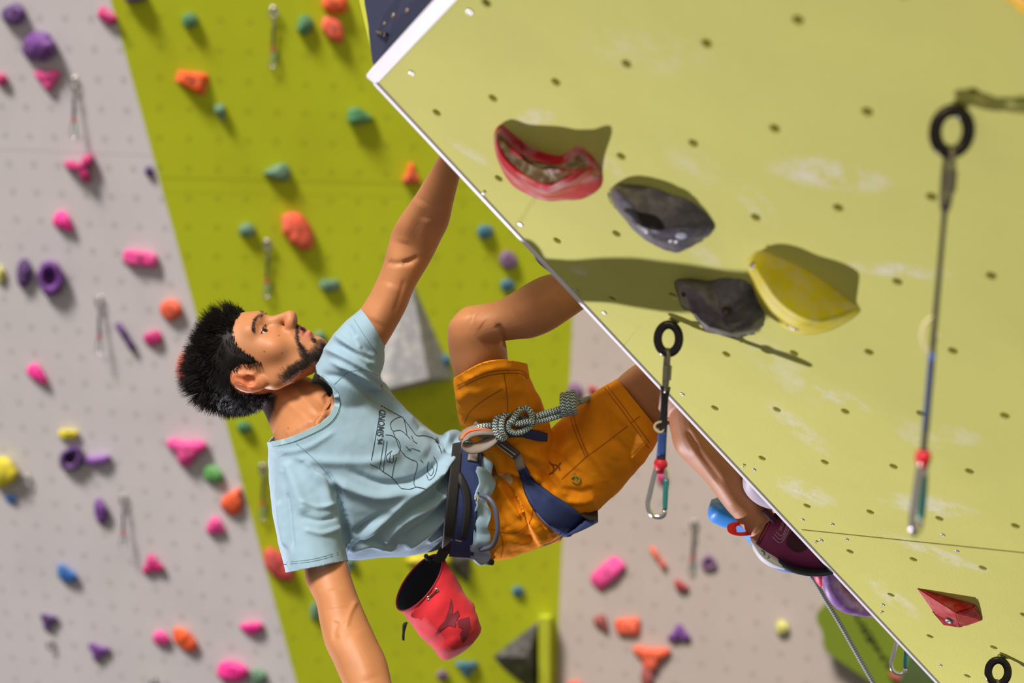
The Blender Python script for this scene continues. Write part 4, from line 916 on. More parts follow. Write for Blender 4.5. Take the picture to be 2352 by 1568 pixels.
def blend(mask, c, k=1.): 
    m_ = np.clip(mask, 0, 1)[:, None]*k; col[:] = col*(1-m_)+np.array(lin(c))*m_
nz = np.array([mnoise.fractal(Vector(p*22), 1, 2, 3) for p in BV[::1]]) ; col *= (1+.06*nz)[:, None]
ish = (np.abs(hlv[:, 0]) < .1) & (hlv[:, 1] > -.13) & (hlv[:, 2] > -.12) & (pr[:, 0] < 800) & (pr[:, 1] < 990)
def g3(c, r): return np.exp(-(((np.abs(hlv[:, 0])-c[0])/r[0])**2+((hlv[:, 1]-c[1])/r[1])**2+((hlv[:, 2]-c[2])/r[2])**2))*ish
blend(g3((0, .104, -.052), (.020, .014, .0065)), (176, 92, 84), .9); blend(g3((0, .101, -.0665), (.020, .012, .0075)), (206, 116, 110), .95)
blend(g3((.004, .104, -.059), (.018, .010, .0028)), (70, 24, 22), .95)
blend(g3((.0095, .112, -.0365), (.0050, .0055, .0035)), (50, 20, 14), .95)  # nostril shade painted into the skin colour
blend(g3((.0125, .112, -.026), (.010, .012, .010)), (222, 132, 100), .4); blend(g3((.044, .066, -.02), (.02, .03, .016)), (222, 142, 104), .35); blend(g3((.08, -.012, .004), (.014, .022, .032)), (204, 104, 68), .7)
# beard and moustache shadow
def pxmask(pts, wd, soft=.5):
    d, _ = segdist(pr[:, :2], cr(pts, 6) if len(pts) > 2 else pts); return np.clip((wd-d)/(wd*soft), 0, 1)*facing*ish
beard = np.maximum.reduce([pxmask([(664, 858), (680, 846), (696, 834), (712, 820), (728, 803), (737, 790)], 16), pxmask([(640, 862), (655, 862), (668, 852)], 9, 1.)*.6, pxmask([(692, 800), (700, 822)], 12), pxmask([(683, 752), (681, 775), (690, 800)], 6.5, .8), pxmask([(718, 778), (722, 784)], 6), pxmask([(683, 748), (692, 755)], 5), pxmask([(735, 785), (741, 805), (730, 825)], 9)])
nzb = np.array([mnoise.noise(Vector(p*700)) for p in BV]); blend(beard*(1+.5*nzb), (44, 28, 20), .82)
scal = np.clip((hlv[:, 2]-.085+.9*np.clip(hlv[:, 1]-.02, 0, 1)*0)/.01, 0, 1)
HZ = [(.112, .066), (.088, .0655), (.0667, .064), (.049, .044), (.0415, .0144), (.035, -.013), (.0215, .001), (.0143, .021), (-.003, .031), (-.0235, .027), (-.0376, .008), (-.031, -.0286), (-.028, -.058), (-.06, -.064), (-.14, -.06), (-.14, .16), (.14, .16), (.14, .066)]
def hairzone(L):
    """>0 on the hair-bearing scalp, by side profile in local head coordinates"""
    return -sdpoly(L[:, 1:3], HZ)/.005
hz_ = hairzone(hlv)*ish; blend(np.clip(hz_*.6, 0, 1)*(hlv[:, 1] < .1), (24, 18, 16), .92)
mole = [(600, 766), (640, 770), (648, 811), (607, 807), (726, 877), (676, 1000), (662, 983)]
for x, y in mole: blend(pxmask([(x, y), (x+.5, y)], 2.2), (96, 44, 34), .8)
BROW = [(602, 722), (590, 728), (583, 742), (582, 756)]
blend(pxmask(BROW, 5.5, .9), (52, 34, 24), .8)
person = mk('person', BV, BF, mat('skin', (0, 0, 0), .5, attr='Col', sss=.12, bump=.12, bscale=900, spec=.35), origin=P(1150, 1150, 2.86))
at_ = person.data.color_attributes.new('Col', 'FLOAT_COLOR', 'POINT'); at_.data.foreach_set('color', np.c_[col, np.ones(len(col))].ravel().astype(np.float32))
tag(person, 'person in light blue T-shirt and mustard shorts climbing the prow, left arm reaching up', 'person')
# eyes
for sx in (1, -1):
    c = np.array([.031*sx, .0725, .0085]); V, F = ico((0, 0, 0), .0132, 4); look = np.array([.24, .95, -.05]); look /= np.linalg.norm(look)
    d_ = (V/.0132) @ look; vc = np.where(d_[:, None] > .968, np.array([[.006, .005, .005]]), np.where(d_[:, None] > .875, np.array([[.03, .014, .008]]), np.array([[.62, .58, .56]])))
    e_ = mk('eye', hw(V+c), F, mat('eye', (0, 0, 0), .12, attr='Col'), person); a_ = e_.data.color_attributes.new('Col', 'FLOAT_COLOR', 'POINT'); a_.data.foreach_set('color', np.c_[vc, np.ones(len(vc))].ravel().astype(np.float32))
# hair strands
btree = bvh(HVw, HFc)
def strands(roots, dirs, lens, rad, curl=.3, seg=4):
    V = []; F = []
    for p, d, l in zip(roots, dirs, lens):
        d = d/np.linalg.norm(d); u = np.cross(d, [.31, .52, .79]); u /= np.linalg.norm(u); v = np.cross(d, u); bend = (u*rng.normal()+v*rng.normal())*curl*l*.5; b = len(V)
        for k in range(seg):
            t = k/(seg-1); c = p+d*l*t+bend*t*t; r = rad*(1-t*.9)
            for a in (0, 2.094, 4.189): V.append(c+u*math.cos(a)*r+v*math.sin(a)*r)
        for k in range(seg-1):
            for j in range(3): F.append((b+3*k+j, b+3*k+(j+1) % 3, b+3*k+3+(j+1) % 3, b+3*k+3+j))
    return np.array(V), F
HN = vnormals(HV, HFc); zone = hairzone(HV); okk = (zone > 0) & (np.abs(HV[:, 0]) < .0765) & (HV[:, 1] < .1)
cand = np.where(okk)[0]; 
top_ = np.clip((HV[cand, 2]-.05)/.04, 0, 1); wt = .8+1.5*top_; wt /= wt.sum(); pick = rng.choice(cand, 11000, p=wt)
tips = rng.choice(cand, 150); rootL = HV[pick]; tl = HV[tips]
near_i = np.array([np.argmin(((tl-r)**2).sum(1)) for r in rootL])
topness = np.clip((rootL[:, 2]-.055)/.045, 0, 1); frontn = np.clip((rootL[:, 1]-.02)/.05, 0, 1); backn = np.clip((-rootL[:, 1]-.02)/.06, 0, 1)
ln = .011+.020*topness+.016*topness*frontn+.012*backn*np.clip(rootL[:, 2]/.05, 0, 1); ln *= rng.uniform(.65, 1.2, len(ln))
lean = np.where(frontn[:, None] > .3, np.array([[0, .25, .9]]), np.array([[0, -.35, .8]]))*topness[:, None]+np.array([[0, -.55, -.35]])*(1-topness)[:, None]
tipp = tl[near_i]+HN[tips][near_i]*(ln*(.35+.8*topness))[:, None]+lean*(ln*.9)[:, None]
dr = tipp-rootL; dr = dr/np.linalg.norm(dr, axis=1)[:, None]*(.35+.65*topness)[:, None]+lean*(1-topness)[:, None]*.8+HN[pick]*(.22+.2*topness)[:, None]+rng.normal(0, .12, dr.shape)
V, F = strands(hw(rootL+HN[pick]*.001), dr @ np.array([HR, HF, HU]) @ M3.T, ln, .0008)
capV = HV+HN*np.clip(zone*.0008, 0, .0035)[:, None]; sc_ = zone-.9
cV, cF = clip(capV, HFc, sc_)
hv, hf = join([(V, F), (hw(cV), cF)])
mk('hair', hv, hf, mat('hair_black', (17, 14, 15), .55, var=.3, vscale=120, spec=.22), person)
# beard, brow and lash hairs from the skin surface
ptree = bvh(BV, BF)
def pxhairs(zones, n, l, rad, dirpx):
    R_ = []; D_ = []; Ls = []
    tot = sum(z[1] for z in zones)
    for pts, k, wd in zones:
        q = cr(pts, 6) if len(pts) > 2 else np.linspace(pts[0], pts[1], 8)
        for _ in range(int(n*k/tot)):
            a = q[rng.integers(len(q))]+rng.normal(0, wd/1.8, 2); d = Vector(cw(ray(*a))).normalized(); h = ptree.ray_cast(Vector(CAM), d)
            if h[0] is None or h[3] > 3.3: continue
            R_.append(np.array(h[0])); nn = np.array(h[1]); dd = cw([dirpx[0]+rng.normal(0, .25), dirpx[1]+rng.normal(0, .25), 0]); D_.append(dd*.9+nn*.55); Ls.append(l*rng.uniform(.6, 1.2))
    return strands(R_, D_, Ls, rad, .3, 3)
V, F = pxhairs([([(652, 868), (670, 850), (692, 838), (714, 822), (731, 806)], 5, 13), ([(738, 790), (741, 806), (730, 824)], 2, 6), ([(694, 803), (702, 820)], 1, 8), ([(682, 752), (681, 775), (690, 798)], 1.0, 3.5), ([(684, 747), (694, 755)], .5, 3), ([(717, 777), (722, 784)], .35, 3)], 2100, .007, .00035, (.9, .55))
mk('beard', V, F, mat('hair_brown', (40, 27, 22), .5, var=.3), person)
V, F = pxhairs([(BROW, 1, 3.2)], 320, .008, .00035, (-.2, .9)); lid = [tuple(q) for q in proj(hw([(.021, .0885, .0122), (.030, .0875, .0132), (.038, .0835, .0124), (.043, .0785, .0105)]))[:, :2]]; V2, F2 = pxhairs([([(598, 716), (610, 722)], 1, 1.5), (lid, 2.0, .7)], 80, .0042, .00035, (.3, -.6)); V, F = join([(V, F), (V2, F2)])
mk('eyebrow', V, F, mat('hair_brown', (40, 27, 22), .5), person)

# ---- T-shirt
SH_T = [(672, 790, 560, 950, 2.55, .14), (722, 848, 612, 1008, 2.55, .15), (770, 840, 618, 1080, 2.555, .19), (830, 858, 650, 1175, 2.58, .22), (885, 892, 715, 1250, 2.61, .235), (925, 930, 800, 1284, 2.64, .235), (965, 968, 880, 1279, 2.68, .23), (1005, 998, 945, 1275, 2.73, .225), (1042, 1000, 1000, 1262, 2.78, .22), (1064, 1018, 1030, 1255, 2.81, .21), (1075, 1040, 1040, 1240, 2.83, .15)]
SH_L = [(700, 880, 840, 960, 2.54, .15), (728, 835, 862, 895, 2.52, .15), (760, 778, 880, 845, 2.505, .14), (796, 738, 884, 815, 2.50, .125), (829, 710, 884, 798, 2.50, .118), (850, 680, 905, 770, 2.50, .115)]
SH_R = [(618, 1030, 790, 1060, 2.54, .17), (618, 1110, 800, 1130, 2.51, .165), (628, 1185, 798, 1190, 2.48, .155), (642, 1250, 792, 1240, 2.46, .145), (657, 1313, 797, 1286, 2.445, .138), (666, 1350, 805, 1318, 2.435, .135)]
SH_T = rd(SH_T, f_t); SH_L = rd(SH_L, f_t); SH_R = rd(SH_R, [3.0, 2.97, 2.945, 2.925, 2.905, 2.895])
SV, SF = remesh([loft(SH_T, 48), loft(SH_L, 36), loft(SH_R, 36)], .0032, 10)
FOLD = [([(745, 800), (790, 820), (840, 850), (900, 905)], 9, .006), ([(760, 830), (830, 865), (900, 925), (960, 985)], 8, .007), ([(735, 860), (790, 870), (850, 905), (930, 960)], 10, -.005), ([(800, 745), (820, 780), (860, 815)], 7, -.003), ([(770, 770), (810, 800), (855, 840)], 8, .005), ([(775, 790), (820, 812), (862, 828)], 6, -.004), ([(815, 770), (830, 800)], 5, .003),
        ([(660, 1050), (760, 1060), (860, 1060), (920, 1040)], 12, .004), ([(720, 1090), (800, 1120), (870, 1140), (960, 1120), (1020, 1080)], 13, .008), ([(800, 1080), (880, 1110), (960, 1100), (1010, 1060)], 9, -.005), ([(745, 1085), (780, 1130), (795, 1190), (800, 1250)], 9, -.009), ([(655, 1060), (680, 1120), (700, 1180)], 14, .005), ([(700, 1060), (740, 1110), (758, 1170)], 12, .006),
        ([(1045, 1040), (1000, 1090), (950, 1130), (880, 1190), (830, 1240)], 10, .008), ([(1048, 1070), (1000, 1130), (940, 1170), (880, 1230)], 7, -.006), ([(1040, 1110), (990, 1160), (920, 1200), (870, 1255)], 9, .007), ([(1030, 1150), (980, 1200), (920, 1240)], 7, -.005), ([(1028, 1180), (980, 1225), (930, 1258)], 8, .006), ([(1020, 1220), (980, 1245)], 6, .004),
        ([(1020, 1010), (1045, 1005), (1058, 1025)], 9, .010), ([(1000, 1010), (1030, 1030), (1045, 1060)], 7, -.006), ([(1045, 1030), (1030, 1070), (1000, 1100)], 8, .007), ([(960, 985), (1000, 1010), (1020, 1040)], 8, .004),
        ([(660, 1130), (665, 1190), (672, 1260)], 6, -.004), ([(690, 1150), (730, 1165), (770, 1160)], 6, .003), ([(690, 1185), (735, 1195), (775, 1185)], 6, -.003), ([(700, 1215), (740, 1225), (785, 1210)], 6, .003), ([(640, 1150), (645, 1200), (658, 1260)], 6, .005),
        ([(810, 1230), (850, 1200), (900, 1170)], 8, -.006), ([(800, 1265), (850, 1250), (905, 1262)], 6, .005), ([(860, 1000), (920, 1010), (985, 1040)], 20, .003), ([(620, 1040), (700, 1030), (770, 990)], 7, .002),
        ([(1000, 1120), (1020, 1150)], 5, .004), ([(950, 1150), (1000, 1110), (1040, 1060)], 5, -.004)]
SV = strokes(SV, SF, [(a, b_*.95, c_*1.6) for a, b_, c_ in FOLD])
nzv = np.array([mnoise.fractal(Vector((p[0]*16, p[1]*16, p[2]*16)), 1, 2, 3) for p in SV]); SV = SV+vnormals(SV, SF)*(nzv*.0022)[:, None]
pr = proj(SV); N_ = vnormals(SV, SF); fr = 0
neckF = [(700, 700), (728, 858), (744, 868), (763, 892), (769, 925), (758, 952), (735, 972), (700, 990), (660, 1006), (612, 1016), (500, 1015), (500, 700)]
neckB = [(700, 700), (724, 854), (712, 885), (680, 935), (646, 985), (612, 1015), (500, 1015), (500, 700)]
a1 = sdpoly(pr[:, :2], neckF); a2 = sdpoly(pr[:, :2], neckB); wgt = np.clip((pr[:, 2]-3.0)/.03, 0, 1); s = a1*(1-wgt)+a2*wgt
SV2, SF2 = clip(SV, SF, s); pr = proj(SV2)
def lineside(Q, a, b): a = np.array(a); b = np.array(b); return ((b-a)[0]*(Q[:, 1]-a[1])-(b-a)[1]*(Q[:, 0]-a[0]))/np.linalg.norm(b-a)
def sleevecut(V_, a, b, bow):    # keep the side left of a->b seen in the photo, bowed hem
    q = proj(V_); return q
s = lineside(pr[:, :2], (822, 700), (890, 808)); t = ((pr[:, 0]-822)*68+(pr[:, 1]-700)*108)/(68**2+108**2); s = np.where((pr[:, 0] > 790) & (pr[:, 1] < 830), s-0+14*(t*(1-t))*1.6-1, 99); SV2, SF2 = clip(SV2, SF2, s); pr = proj(SV2)
s = lineside(pr[:, :2], (655, 1315), (799, 1286)); s = np.where((pr[:, 1] > 1262) & (pr[:, 0] < 815) & (pr[:, 0] < 900-.0*pr[:, 1]), -s, 99); s = np.where((pr[:, 1] > 1262) & (pr[:, 0] > 799), 99, s)
SV2, SF2 = clip(SV2, SF2, s); pr = proj(SV2)
s = -lineside(pr[:, :2], (1066, 1000), (1032, 1270))*-1
s = lineside(pr[:, :2], (1066, 1000), (1032, 1270)); s = np.where(pr[:, 0] > 950, s, 99); SV2, SF2 = clip(SV2, SF2, s)
M_SHIRT = mat('shirt_cotton', (142, 172, 194), .85, var=.03, bump=.25, bscale=700, sheen=.2, spec=.2)
shirt = mk('t_shirt', SV2, SF2, M_SHIRT, person); solidify(shirt, .0022)
stree = bvh(SV2, SF2)
# collar rib, hems, printed line drawing
col_px = [(729, 860), (744, 870), (763, 893), (768, 925), (757, 951), (735, 971), (700, 989), (660, 1005), (618, 1015)]
M_SHIRT2 = mat('shirt_rib', (140, 172, 186), .85, var=.03, bump=.4, bscale=500)
off = [(x+5, y+5) for x, y in col_px]; V, F = decal_line(stree, [(x+6, y+5) for x, y in col_px], 12, .0016, 6); c_ = mk('collar_rib', V, F, M_SHIRT2, shirt)
M_SEAM = mat('shirt_seam', (104, 142, 156), .9)
seams = [([(x+13, y+10) for x, y in col_px], 1.6), ([(650, 1296), (720, 1288), (796, 1268)], 1.6), ([(651, 1291), (720, 1283), (796, 1263)], 1.4), ([(810, 728), (840, 775), (866, 812)], 1.6), ([(768, 882), (800, 855), (838, 850), (868, 862)], 1.6), ([(680, 1018), (715, 1048), (760, 1100), (790, 1170)], 1.6)]
V, F = join([decal_line(stree, p, w_, .0009, 6) for p, w_ in seams]); mk('stitching', V, F, M_SEAM, shirt)
M_INK = mat('ink_print', (44, 58, 72), .8)
art = [[(876, 931), (851, 1067)], [(876, 931), (900, 945), (925, 958)], [(905, 990), (899, 985), (899, 968), (925, 958), (935, 1000)], [(851, 1067), (872, 1076), (880, 1083), (900, 1096), (921, 1121)], [(921, 1121), (940, 1123), (960, 1118), (980, 1124)], [(882, 1010), (872, 1075)], [(889, 1012), (880, 1083)],
       [(903, 992), (912, 1015), (918, 1030), (932, 1048)], [(925, 958), (945, 985), (958, 1000), (975, 1000), (998, 1008), (1010, 1030)], [(885, 998), (900, 1000), (914, 1010), (919, 1025), (916, 1040), (905, 1046)], [(900, 1035), (888, 1046), (889, 1058), (897, 1062)], [(897, 1040), (895, 1058), (903, 1062), (903, 1044)], [(912, 1050), (905, 1070), (900, 1096)],
       [(932, 1048), (945, 1055), (958, 1062), (955, 1085), (953, 1092)], [(953, 1092), (952, 1115), (975, 1122)], [(903, 990), (920, 988), (935, 1000), (942, 1008)], [(935, 1035), (948, 1030), (965, 1036)], [(945, 1000), (950, 1012), (958, 1018)], [(984, 1060), (982, 1080), (990, 1092), (996, 1080), (992, 1070)], [(996, 1048), (1004, 1066), (998, 1092), (985, 1102), (980, 1090)], [(932, 1024), (938, 1030), (944, 1036)], [(965, 1055), (972, 1062)], [(1000, 1008), (1008, 1020), (1014, 1040)]]
prt = [decal_line(stree, p, 1.45, .0011, 5) for p in art]
T, FT = text_mesh('SIMOND', 1.); T = T-[T[:, 0].min(), 0, 0]; T[:, 0] /= T[:, 0].max(); T[:, 1] /= T[:, 1].max()
o_ = np.array([880, 1003]); ex = np.array([886, 942])-o_; ey = np.array([864-880, 999-1003])+np.array([1, 1])
V = [cast(stree, *(o_+ex*a+ey*b), .0012) for a, b in T[:, :2]]
prt.append((V, FT)); prt += [decal_poly(stree, q, .0012) for q in ([(867, 1012), (874, 1008), (873, 1013), (880, 1018), (866, 1019), (870, 1014)], [(866, 1004), (869, 1010), (879, 1006), (878, 1011), (867, 1011)])]
V, F = join(prt); mk('printed_graphic', V, F, M_INK, shirt, smooth=False)
V, F = decal_line(stree, [(887, 948), (890, 958)], 2, .0011); 
# dark label patch under the nape
# ---- shorts
ST_L = [(1046, 835, 1196, 795, 2.585, .165), (1042, 866, 1212, 843, 2.62, .165), (1044, 905, 1226, 885, 2.67, .17), (1052, 950, 1246, 925, 2.73, .175), (1066, 990, 1262, 975, 2.79, .18), (1088, 1030, 1275, 1030, 2.84, .19), (1120, 1080, 1270, 1110, 2.88, .19)]
ST_R = [(1445, 835, 1560, 985, 2.81, .16), (1416, 868, 1521, 998, 2.83, .165), (1378, 892, 1494, 1042, 2.84, .168), (1328, 928, 1455, 1090, 2.855, .172), (1280, 972, 1412, 1135, 2.87, .178), (1236, 1010, 1365, 1178, 2.88, .185), (1190, 1040, 1310, 1222, 2.885, .19), (1140, 1060, 1240, 1256, 2.88, .19)]
ST_P = [(1075, 1020, 1055, 1262, 2.84, .19), (1110, 1035, 1100, 1285, 2.86, .2), (1150, 1045, 1160, 1282, 2.88, .2), (1200, 1060, 1225, 1262, 2.89, .19), (1245, 1080, 1290, 1240, 2.89, .15)]
ST_L = rd(ST_L, f_l); ST_R = rd(ST_R, f_r); ST_P = rd(ST_P, f_t)
PV, PF = remesh([loft(ST_L, 40), loft(ST_R, 40), loft(ST_P, 44)], .0034, 9)
FP = [([(1060, 880), (1120, 850), (1180, 842)], 8, .003), ([(1050, 925), (1080, 900), (1150, 890), (1210, 900)], 14, .004), ([(1060, 960), (1120, 975), (1190, 970), (1235, 950)], 12, -.005), ([(1075, 990), (1140, 1000), (1220, 985), (1255, 975)], 9, .005), ([(1150, 870), (1170, 920), (1165, 960)], 8, .003), ([(1190, 850), (1205, 900), (1200, 940)], 8, .004),
      ([(1120, 1010), (1160, 1030), (1215, 1020), (1250, 1010)], 10, -.006), ([(1130, 1020), (1150, 1060), (1150, 1090)], 9, .009), ([(1165, 1030), (1170, 1070), (1185, 1090)], 8, -.006), ([(1195, 1075), (1220, 1110), (1260, 1140)], 8, -.007), ([(1200, 1035), (1250, 1060), (1290, 1100), (1300, 1140)], 10, .007), ([(1210, 1060), (1250, 1090), (1275, 1130)], 6, -.006), ([(1225, 1090), (1255, 1120), (1270, 1150)], 7, .006), ([(1240, 1030), (1290, 1055), (1330, 1095)], 9, -.004),
      ([(1140, 1110), (1165, 1150), (1200, 1190)], 9, .008), ([(1130, 1130), (1150, 1180), (1170, 1220)], 8, -.006), ([(1170, 1110), (1195, 1160), (1230, 1200)], 8, -.006), ([(1190, 1120), (1225, 1170), (1260, 1215)], 8, .006), ([(1135, 1200), (1170, 1230), (1230, 1240)], 10, -.004), ([(1300, 1150), (1340, 1150), (1365, 1140)], 8, .006), ([(1290, 1120), (1330, 1130), (1360, 1120)], 7, -.005), ([(1320, 960), (1360, 1000), (1420, 1060)], 22, .003), ([(1380, 920), (1430, 960), (1490, 1010)], 14, .003), ([(1400, 1000), (1440, 1040), (1450, 1075)], 8, -.003), ([(1340, 1010), (1370, 1060), (1400, 1110)], 8, .003)]
PV = strokes(PV, PF, [(a, b_, c_*1.1) for a, b_, c_ in FP]); nzv = np.array([mnoise.fractal(Vector((p[0]*20, p[1]*20, p[2]*20)), 1, 2, 4) for p in PV]); PV = PV+vnormals(PV, PF)*(nzv*.0028)[:, None]
pr = proj(PV); s = lineside(pr[:, :2], (1036, 872), (1222, 838)); t = np.clip((pr[:, 0]-1036)/186, 0, 1); s = np.where((pr[:, 0] < 1300) & (pr[:, 1] < 900), s+26*np.sin(np.pi*t), 99); PV, PF = clip(PV, PF, s)
pr = proj(PV); s = lineside(pr[:, :2], (1410, 862), (1524, 1004)); s = np.where(pr[:, 0] > 1380, s, 99); PV, PF = clip(PV, PF, s)
M_SHORT = mat('shorts_canvas', (228, 140, 14), .82, var=.06, vscale=14, bump=.3, bscale=800, spec=.2)
shorts = mk('shorts', PV, PF, M_SHORT, person); solidify(shorts, .0028)
ptree2 = bvh(PV, PF)
M_TH = mat('shorts_seam', (160, 84, 8), .9)
sm = [[(1050, 885), (1120, 856), (1190, 850), (1212, 862)], [(1052, 892), (1120, 863), (1190, 857), (1213, 869)], [(1155, 893), (1110, 920), (1080, 945), (1066, 972)], [(1158, 858), (1164, 900), (1166, 950)], [(1395, 885), (1440, 945), (1498, 1024)], [(1388, 890), (1434, 950), (1491, 1030)], [(1308, 945), (1318, 985), (1345, 1050)], [(1315, 943), (1325, 983), (1351, 1047)], [(1345, 1050), (1400, 1010), (1470, 955)], [(1290, 1100), (1345, 1050)], [(1200, 1100), (1230, 1180), (1270, 1225)], [(1130, 1215), (1180, 1225), (1215, 1200), (1225, 1160)], [(1150, 1282), (1155, 1245), (1145, 1215)]]
V, F = join([decal_line(ptree2, p, 1.7, .0012, 6) for p in sm]); mk('stitching', V, F, M_TH, shorts)
M_EMB = mat('embroidery', (128, 66, 20), .9)
V, F = join([decal_line(ptree2, p, 3.2, .0015, 5) for p in ([(1262, 1060), (1272, 1075), (1268, 1088)], [(1288, 1062), (1276, 1078), (1260, 1090)], [(1268, 1066), (1282, 1070), (1286, 1080)])]); mk('embroidered_mark', V, F, M_EMB, shorts)
M_EMB2 = mat('zip_cord', (150, 130, 40), .8, var=.6, vscale=300)
V, F = join([tube([cast(ptree2, x, y, .003) for x, y in p], .0022, 8, 4) for p in ([(1312, 1098), (1322, 1092), (1332, 1100), (1326, 1110), (1314, 1104)], [(1318, 1085), (1322, 1096), (1330, 1110)])]); mk('zip_pull', V, F, M_EMB2, shorts)
# open pocket mouth on the hip
V, F = decal_poly(ptree2, cr([(1125, 1098), (1145, 1088), (1168, 1087), (1178, 1100), (1172, 1112), (1150, 1096), (1135, 1104), (1127, 1118)], 3, True), .0015); mk('pocket_lining', V, F, mat('lining_cream', (206, 184, 140), .9), shorts)

# ---- climbing shoe on the right foot
shoe_st = [(1722, 1240, 1726, 1256, 3.0, .03), (1735, 1215, 1742, 1276, 3.0, .07), (1752, 1190, 1765, 1290, 3.0, .088), (1780, 1178, 1792, 1297, 3.0, .09), (1812, 1186, 1826, 1302, 2.99, .088), (1850, 1206, 1862, 1308, 2.985, .086), (1890, 1232, 1898, 1308, 2.98, .084), (1928, 1258, 1932, 1302, 2.975, .07), (1955, 1278, 1957, 1296, 2.97, .04)]
shoe_st = rd(shoe_st, lambda d: d+.035)
XV, XF = remesh([loft(shoe_st, 36)], .0028, 4)
pr = proj(XV); s = lineside(pr[:, :2], (1735, 1250), (1775, 1172)); XV2, XF2 = clip(XV, XF, s if s[np.argmax(pr[:, 0])] > 0 else -s)
shoe = mk('climbing_shoe', XV2, XF2, mat('shoe_plum', (112, 28, 78), .75, var=.12, bump=.4, bscale=500), person)
xt = bvh(XV, XF)
rub = [(1723, 1234, 1730, 1262, 3.0, .045), (1733, 1236, 1746, 1284, 3.0, .098), (1750, 1248, 1768, 1298, 3.0, .114), (1775, 1266, 1790, 1303, 3.0, .114), (1798, 1284, 1806, 1304, 3.0, .10)]
rub = rd(rub, lambda d: d+.035); V, F = loft(rub, 30); mk('heel_rubber', V, F, mat('rubber_pale', (206, 208, 214), .6, var=.06), shoe)
rand = [(1788, 1270, 1790, 1301, 2.995, .095), (1815, 1290, 1820, 1311, 2.99, .098), (1850, 1299, 1856, 1318, 2.985, .096), (1890, 1298, 1896, 1318, 2.98, .092), (1925, 1286, 1930, 1310, 2.975, .08), (1958, 1276, 1960, 1298, 2.97, .05)]
V, F = loft(rd(rand, lambda d: d+.035), 30); mk('toe_rubber', V, F, mat('rubber_black', (34, 42, 54), .5), shoe)
V, F = join([decal_line(xt, [(1771, 1188), (1755, 1220), (1741, 1248)], 8, .0015), decal_line(xt, [(1771, 1188), (1785, 1186), (1800, 1190)], 5, .0015)]); mk('collar_binding', V, F, mat('binding', (60, 16, 44), .8), shoe)
V, F = decal_line(xt, [(1767, 1200), (1759, 1216), (1745, 1240)], 1.6, .0022); mk('red_stitch', V, F, mat('thread_red', (214, 50, 60), .8), shoe)
V, F = boxm(P(1767, 1184, 2.985), cw([.55, .55, 0])*.022, cw([.7, -.7, 0])*.006, cw([0, 0, 1])*.0025, .001); mk('pull_tab', V, F, mat('binding', (60, 16, 44), .8), shoe)
V, F = join([decal_line(xt, p, 2.0, .0018) for p in ([(1778, 1226), (1795, 1238), (1812, 1205)], [(1782, 1220), (1796, 1230), (1809, 1202)], [(1774, 1232), (1794, 1246), (1816, 1208)])]); mk('chevron_print', V, F, mat('print_grey', (150, 116, 140), .7), shoe)
T, FT = text_mesh('SIMOND', 1.); T[:, 0] -= T[:, 0].min(); T[:, 0] /= T[:, 0].max(); T[:, 1] /= T[:, 1].max()
V = [cast(xt, 1795-7*b+9*a, 1220-3*b-24*a, .0022) for a, b in T[:, :2]]; mk('lettering', V, FT, mat('print_grey', (150, 116, 140), .7), shoe, smooth=False)
V, F = decal_poly(xt, cr([(1812, 1228), (1830, 1215), (1852, 1232), (1860, 1252), (1838, 1268), (1818, 1262), (1806, 1248)], 3, True), .0018); mk('mesh_panel', V, F, mat('mesh_dark', (52, 14, 30), .9, var=.5, vscale=400), shoe)
hc_ = bvh(*loft(rub, 30)); V, F = join([decal_line(hc_, p, 1.8, .001) for p in ([(1748, 1264), (1757, 1268), (1753, 1274)], [(1752, 1262), (1758, 1276)], [(1764, 1276), (1768, 1280), (1762, 1281)])]); mk('size_mark', V, F, mat('print_teal', (70, 110, 140), .7), shoe)
ring = [P(1724, 1222, 3.04), P(1702, 1226, 3.02), P(1684, 1222, 3.02), P(1681, 1208, 3.04), P(1695, 1202, 3.05), P(1720, 1208, 3.05)]
V, F = tube(ring, .0045, 8, 5, closed=True, flat=(.35, 2.0), fdir=cw([0, 1, .25])); mk('heel_loop', V, F, mat('webbing_red', (226, 40, 34), .7), shoe)
# left foot shoe, wholly behind the overhang
V, F = loft([(1440, 655, 1450, 700, 2.83, .05), (1458, 640, 1470, 712, 2.82, .08), (1500, 640, 1505, 705, 2.81, .085), (1540, 645, 1545, 690, 2.80, .07), (1560, 655, 1562, 680, 2.79, .03)], 24); mk('climbing_shoe', V, F, mat('shoe_plum', (112, 28, 78), .75), person)

# ---------------------------------------------------------------- harness, rope, chalk bag
M_NAVY = mat('harness_navy', (38, 54, 104), .8, var=.1, bump=.5, bscale=600)
M_BLK = mat('webbing_black', (28, 26, 30), .7, var=.2, vscale=90)
M_GREY = mat('webbing_grey', (128, 118, 112), .75, var=.12, vscale=80, bump=.3, bscale=500)
M_DGREY = mat('webbing_dark_grey', (66, 62, 66), .75, var=.12)
M_STITCH = mat('stitch_pale', (196, 180, 160), .9)
har = root('climbing_harness', P(1080, 1140, 3.12), 'navy climbing harness with grey tie-in webbing worn over the mustard shorts', 'harness')
bt = bvh(*join([(SV2, SF2), (PV, PF)]))
def band(name, st, m, t=.006, parent=har, wob=0., n=56):
    V, F = loft(st, n, 5, caps=False)
    if wob:
        c = V.mean(0); V = V+np.array([cw([1, 0, 0])*wob*mnoise.noise(Vector(p*34)) + (p-c)*.10*mnoise.noise(Vector(p*45+7)) for p in V])
    o = mk(name, V, F, m, parent); solidify(o, t, 0); return o
belt = band('waist_belt', [(1060, 1006, 1032, 1272, 3.135, .262), (1080, 1008, 1055, 1274, 3.15, .272), (1106, 1014, 1087, 1279, 3.165, .275)], M_NAVY, .008)
